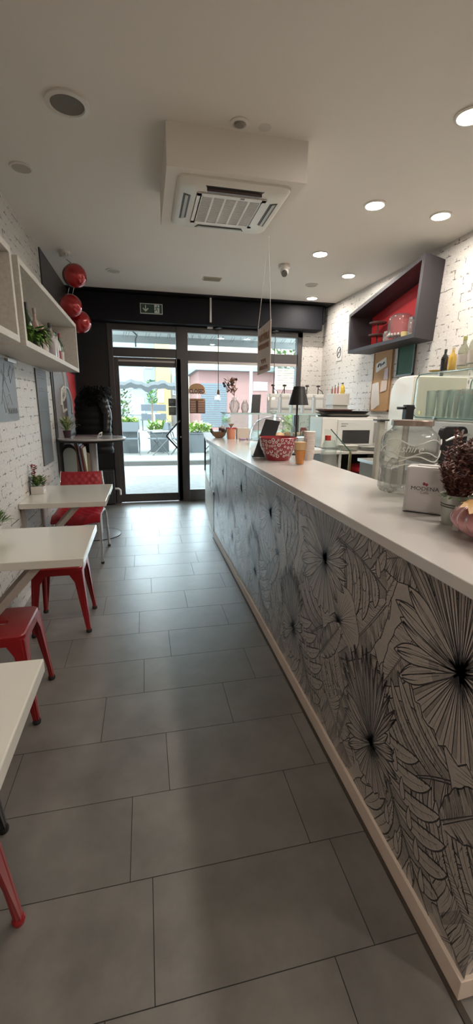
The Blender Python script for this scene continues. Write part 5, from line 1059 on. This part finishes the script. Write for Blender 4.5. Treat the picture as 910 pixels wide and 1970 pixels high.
stool((-.583, 2.80, 0), RED, 'red metal stool under the middle table, whole'); stool((-.722, 1.99, 0), RED, 'red metal stool with slotted seat, cut by the left edge')
s3 = stool((-.585, .825, 0), RED, 'red metal stool beneath the nearest table, only one foot seen')
for ch in s3.children:
    for g in ch.children:
        if g.name.startswith('foot_cap'): g.data.materials.clear(); g.data.materials.append(RED)
stool((-.69, 1.148, 0), BLK, 'black metal stool behind the nearest table edge, one dark foot seen', .87)
# quilted chair
e = empty('quilted_chair', (-.65, 4.13, 0), 'red quilted chair with chrome legs behind the farthest wall table', 'chair')
def quilt(fn, nu, nv, name):
    vs = []; fs = []
    for j in range(nv+1):
        for i in range(nu+1):
            u, v = i/nu, j/nv; b = .5*(abs(sin((u*6+v*4)*pi))*abs(sin((u*6-v*4)*pi)))**.5; edge = min(1, 8*min(u, 1-u), 8*min(v, 1-v)); vs.append(fn(u, v, .010+.020*b*edge))
    m0 = len(vs)
    for j in range(nv+1):
        for i in range(nu+1): vs.append(fn(i/nu, j/nv, -.008))
    for j in range(nv):
        for i in range(nu):
            a = j*(nu+1)+i; fs.append((a, a+1, a+nu+2, a+nu+1)); fs.append((m0+a, m0+a+nu+1, m0+a+nu+2, m0+a+1))
    for i in range(nu): fs += [(i, m0+i, m0+i+1, i+1), (nv*(nu+1)+i, nv*(nu+1)+i+1, m0+nv*(nu+1)+i+1, m0+nv*(nu+1)+i)]
    for j in range(nv): a = j*(nu+1); b = a+nu; fs += [(a, a+nu+1, m0+a+nu+1, m0+a), (b, m0+b, m0+b+nu+1, b+nu+1)]
    MB().add(vs, fs).build(name, REDQ, e, smooth=True)
quilt(lambda u, v, d: (-.865+.43*u, 3.88+.46*v, .455+d-.035*sin(pi*min(1, v*1.0))*.4+.012*cos(pi*u*2)-(.05*(1-v*4)**2 if v < .25 else 0)), 48, 36, 'seat')
def backf(u, v, d):
    tp = 1-.12*v; return (-.65+(u-.5)*.43*tp, 4.36+.09*v-d-.02*cos(pi*(u-.5)), .50+.30*v)
quilt(backf, 48, 30, 'backrest')
for s in (-1, 1):
    MB().tube([(-.65+s*.20, 3.92, .43), (-.65+s*.205, 3.91, .40), (-.65+s*.21, 3.895, .01)], .0115, 10).build('leg', CHROME, e, smooth=True)
    MB().tube([(-.65+s*.19, 4.1, .44), (-.65+s*.215, 4.30, .44), (-.65+s*.222, 4.34, .40), (-.65+s*.23, 4.41, .01)], .0115, 10).build('leg', CHROME, e, smooth=True)
    MB().tube([(-.65+s*.19, 4.28, .44), (-.65+s*.222, 4.37, .48), (-.65+s*.222, 4.40, .55), (-.65+s*.195, 4.465, .80)], .009, 10).build('back_support', CHROME, e, smooth=True)
    for y in (3.895, 4.41): MB().lathe([(.015, 0), (.016, .02)], (-.65+s*(.21 if y < 4 else .23), y, 0), 12).build('foot_cap', RUB, e)
# high round table
hx, hy = -.565, 4.86
e = empty('bar_table', (hx, hy, 0), 'high round bar table with grey column beside the black wall', 'table')
MB().lathe([(.352, 0), (.358, .006), (.358, .014), (.352, .02), (.001, .02)], (hx, hy, 1.095), 48).build('tabletop', mat('table_grey', (.42, .40, .40), .22, coat=.3), e, smooth=True)
MB().lathe([(.345, -.02), (.355, -.002), (.345, .001)], (hx, hy, 1.095), 48).build('rim', BLK, e, smooth=True)
MB().tube([(hx, hy, .02), (hx, hy, 1.09)], .042, 24).build('column', mat('column_grey', (.40, .39, .38), .35), e, smooth=True)
MB().lathe([(.245, .0), (.245, .006), (.05, .022)], (hx, hy, 0), 48).build('base', mat('base_steel', (.30, .29, .29), .35, metal=.6), e, smooth=True); MB().lathe([(.248, .0), (.248, .008), (.244, .008)], (hx, hy, 0), 48, cap=False).build('base_rim', BLK, e)
HT = 1.115
plant('spiky_plant', (-.81, 4.80, HT), .09, .16, 90, .11, [mat('leaf_pale_green', (.40, .42, .22), .5), GR[1], mat('leaf_straw', (.5, .45, .28), .5)], 'spiky pale green plant in a dark pot on the bar table', 51, mat('pot_wine', (.05, .02, .025), .5), .045, .075, wd=.07)
for i in range(4):
    z = HT+i*.006; single('magazine', MB().box(-.74+i*.006, -.50+i*.006, 4.72, 4.90, z, z+.0055), mat('magazine_%d' % i, ((.16, .12, .13), (.5, .47, .45), (.20, .14, .15), (.12, .09, .10))[i], .4), (-.62, 4.81, z), 'magazine on the bar table, %s of the pile' % ('bottom', 'second from bottom', 'third from bottom', 'top')[i], 'magazine', 'magazines on the bar table')
single('napkin_clip', MB().tube([(-.50, 4.72, HT+.012), (-.47, 4.70, HT+.05), (-.45, 4.73, HT+.06), (-.46, 4.75, HT+.02), (-.50, 4.72, HT+.012)], .007, 8), mat('clip_pale', (.6, .57, .55), .35), (-.48, 4.72, HT), 'pale curled clip at the end of the magazine pile', 'clip', smooth=True)
# things leaning behind the bar table
e = empty('display_rack', (-.76, 5.1, 0), 'low dark rack behind the red chair holding boards and flat boxes', 'rack')
MB().box(-.915, -.60, 4.98, 5.30, .68, .71).build('shelf_board', mat('rack_dark', (.04, .035, .035), .5), e)
for x in (-.905, -.61):
    for y in (4.99, 5.29): MB().box(x-.008, x+.008, y-.008, y+.008, 0, .68).build('leg', RUB, e)
archp = [(-.905, .71)]+[(-.835-.07*cos(pi*k/14), .915+.075*sin(pi*k/14)) for k in range(15)]+[(-.765, .71)]
single('arched_mirror', MB().prism(archp, 4.985, 4.995, 'y'), mat('mirror_teal', (.52, .64, .60), .2, coat=.4), (-.835, 4.99, .71), 'pale teal arch-topped mirror board on the dark rack', 'mirror')
ed = [(-.915, .71)]+[(-.842-.073*cos(pi*k/14), .94+.09*sin(pi*k/14)) for k in range(15)]+[(-.769, .71)]
single('round_topped_board', MB().prism([(p[0], p[1]) for p in ed], 5.0, 5.012, 'y'), mat('board_black', (.015, .013, .013), .5), (-.842, 5.005, .71), 'black round-topped board directly behind the teal mirror', 'board')
bc = [(.35, .15, .06), (.02, .02, .02), (.45, .48, .62), (.30, .05, .04), (.55, .42, .26)]
for i in range(5):
    x = -.757+i*.019; single('board_game', MB().hexa([(x, 5.0, .71), (x+.015, 5.0, .71), (x+.015, 5.25, .71), (x, 5.25, .71), (x-.03, 5.0, 1.06-i*.02), (x-.015, 5.0, 1.06-i*.02), (x-.015, 5.25, 1.06-i*.02), (x-.03, 5.25, 1.06-i*.02)]), mat('spine_%d' % i, bc[i], .5, var=.6 if i == 2 else .1, vscale=30), (x, 5.12, .71), '%s flat box leaning upright beside the teal mirror' % ('brown', 'black', 'blue and white', 'dark red', 'tan')[i], 'box', 'flat boxes on the dark rack')
qc = [(-.660, .71)]+[(-.660+.08*sin(rad(a)), .71+.22*cos(rad(a))) for a in range(0, 91, 9)]
single('quarter_round_board', MB().prism(qc, 5.02, 5.04, 'y'), mat('board_tan', (.58, .45, .27), .6), (-.62, 5.03, .71), 'tan quarter-round wooden board right of the flat boxes', 'board')
single('zigzag_ornament', MB().tube([(-.868, 5.006, 1.04), (-.86, 5.006, 1.08), (-.85, 5.006, 1.045), (-.84, 5.006, 1.08)], .005, 6).box(-.88, -.82, 4.996, 5.016, 1.028, 1.036), mat('straw_white', (.6, .6, .58), .5), (-.855, 5.006, 1.028), 'white zigzag ornament on top of the round-topped board', 'ornament')
# poster on the black wall
e = empty('wall_poster', (-.915, 5.5, 1.2), 'tall grey and red poster with white looped lettering on the black wall', 'poster')
px = XL+.014
MB().box(px, px+.006, 4.86, 6.30, 1.10, 1.85).build('sheet', mat('poster_grey', (.23, .20, .20), .5, var=.3, vscale=3), e)
MB().prism([(5.65, 1.85), (6.30, 1.85), (6.30, 1.10), (6.15, 1.10), (5.95, 1.45)], px+.006, px+.008, 'x').build('red_field', mat('poster_red', (.50, .02, .02), .5), e)
lo = []
for k in range(30):
    t = k/29; lo.append((px+.010, 5.2+.55*t+.16*sin(t*9), 1.80-.36*t+.10*cos(t*9)))
MB().tube(lo, .018, 6).tube([(px+.011, 5.12, 1.45), (px+.011, 5.18, 1.62), (px+.011, 5.34, 1.66), (px+.011, 5.40, 1.56), (px+.011, 5.26, 1.50), (px+.011, 5.14, 1.50), (px+.011, 5.2, 1.38), (px+.011, 5.42, 1.40)], .018, 6).build('looped_lettering', mat('poster_white', (.62, .60, .55), .5), e)
# red glossy balls
RB = mat('red_foil', (.34, .006, .008), .14, metal=.3, coat=.6)
for i, (x, y, z, rr, lb) in enumerate([(-.600, 4.72, 2.672, .108, 'glossy red ball nearest the ceiling, topmost of three'), (-.665, 4.75, 2.405, .108, 'glossy red ball in the middle of the hanging three'), (-.615, 4.95, 2.295, .112, 'lowest glossy red ball, half behind the shelf end')]):
    e = empty('hanging_ball', (x, y, z-rr), lb, 'ball', 'red balls hung by the shelf')
    MB().sphere((x, y, z), rr, 32).build('ball', RB, e, smooth=True)
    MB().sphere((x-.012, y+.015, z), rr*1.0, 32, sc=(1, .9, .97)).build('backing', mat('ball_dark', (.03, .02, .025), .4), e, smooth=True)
    MB().tube([(x-rr*.62, y-rr*.75, z+rr*.28), (x, y-rr*1.02, z+rr*.04), (x+rr*.8, y-rr*.62, z+rr*.02)], .004, 6).build('seam', mat('seam_red', (.25, .01, .01), .3), e, smooth=True)
    MB().tube([(x-.02, y, z+rr*.95), (x-.045, y, z+rr*1.1), (x-.07, y, z+rr*1.28)], .003, 6).build('hook', RUB, e)
    top = ZC if i == 0 else (2.672-.10 if i == 1 else 2.405-.10)
    for s in (-1, 1): MB().tube([(x+s*.022, y, z+rr*.9), (x+s*.022+(0 if i == 0 else .02), y, top)], .0022, 5).build('string', mat('string_white', (.62, .58, .54), .6), e)
# coat
e = empty('puffer_coat', (-.60, 5.62, .86), 'black quilted puffer coat hanging against the black wall', 'coat')
CO = mat('coat_nylon', (.004, .004, .0045), .5, spec=.25); SH = mat('coat_shine', (.012, .012, .014), .30)
prof = []
for k in range(61):
    z = .80*k/60; wv = .17+.03*(1-k/60); wv *= (1 if k < 48 else max(.25, cos((k-48)/12*1.25))); prof.append((wv*(1+.05*abs(sin(z*pi/.085))), z))
MB().lathe(prof, (-.63, 5.62, .86), 36, sx=1.12, sy=.62).build('body', CO, e, smooth=True)
def sleeve(pts, r0, r1, nm):
    P_ = []; R_ = []
    for i in range(len(pts)-1):
        for k in range(14): t = k/14; P_.append(tuple(Vector(pts[i]).lerp(Vector(pts[i+1]), t)))
    P_.append(pts[-1]); n = len(P_)
    R_ = [(r0+(r1-r0)*k/(n-1))*(1+.10*abs(sin(k*pi/4.7))) for k in range(n)]
    MB().tube(P_, R_, 16).build(nm, SH, e, smooth=True)
sleeve([(-.50, 5.52, 1.52), (-.44, 5.45, 1.34), (-.455, 5.40, 1.14)], .062, .045, 'sleeve')
r = random.Random(17); mb = MB()
for i in range(700): a_ = r.uniform(0, 2*pi); z = r.uniform(1.46, 1.69); q = .15*r.uniform(.5, 1); mb.leaf((-.58+q*1.15*cos(a_), 5.56+q*.8*sin(a_), z), (cos(a_), sin(a_), r.uniform(-.9, .3)), .055, .009)
mb.build('fur_hood', CO, e); MB().tube([(-.60, 5.62, 1.66), (-.60, 6.48, 1.72)], .01).build('hanger_bar', RUB, e)
# radiator by the door
e = empty('radiator_box', (-.63, 6.4, 0), 'dark boxed radiator in the corner by the door', 'radiator')
MB().box(-.915, -.47, 6.34, 6.475, .02, .52).build('casing', mat('radiator_dark', (.035, .034, .036), .45), e, bevel=.006)
mb = MB()
for k in range(9): mb.box(-.89+k*.045, -.865+k*.045, 6.332, 6.342, .08, .46)
mb.build('fins', mat('radiator_fin', (.05, .05, .052), .4), e)
MB().tube([(-.47, 6.39, .24), (-.42, 6.38, .24), (-.395, 6.38, .22), (-.395, 6.38, .15)], .017, 10).build('valve', WHITE, e, smooth=True)
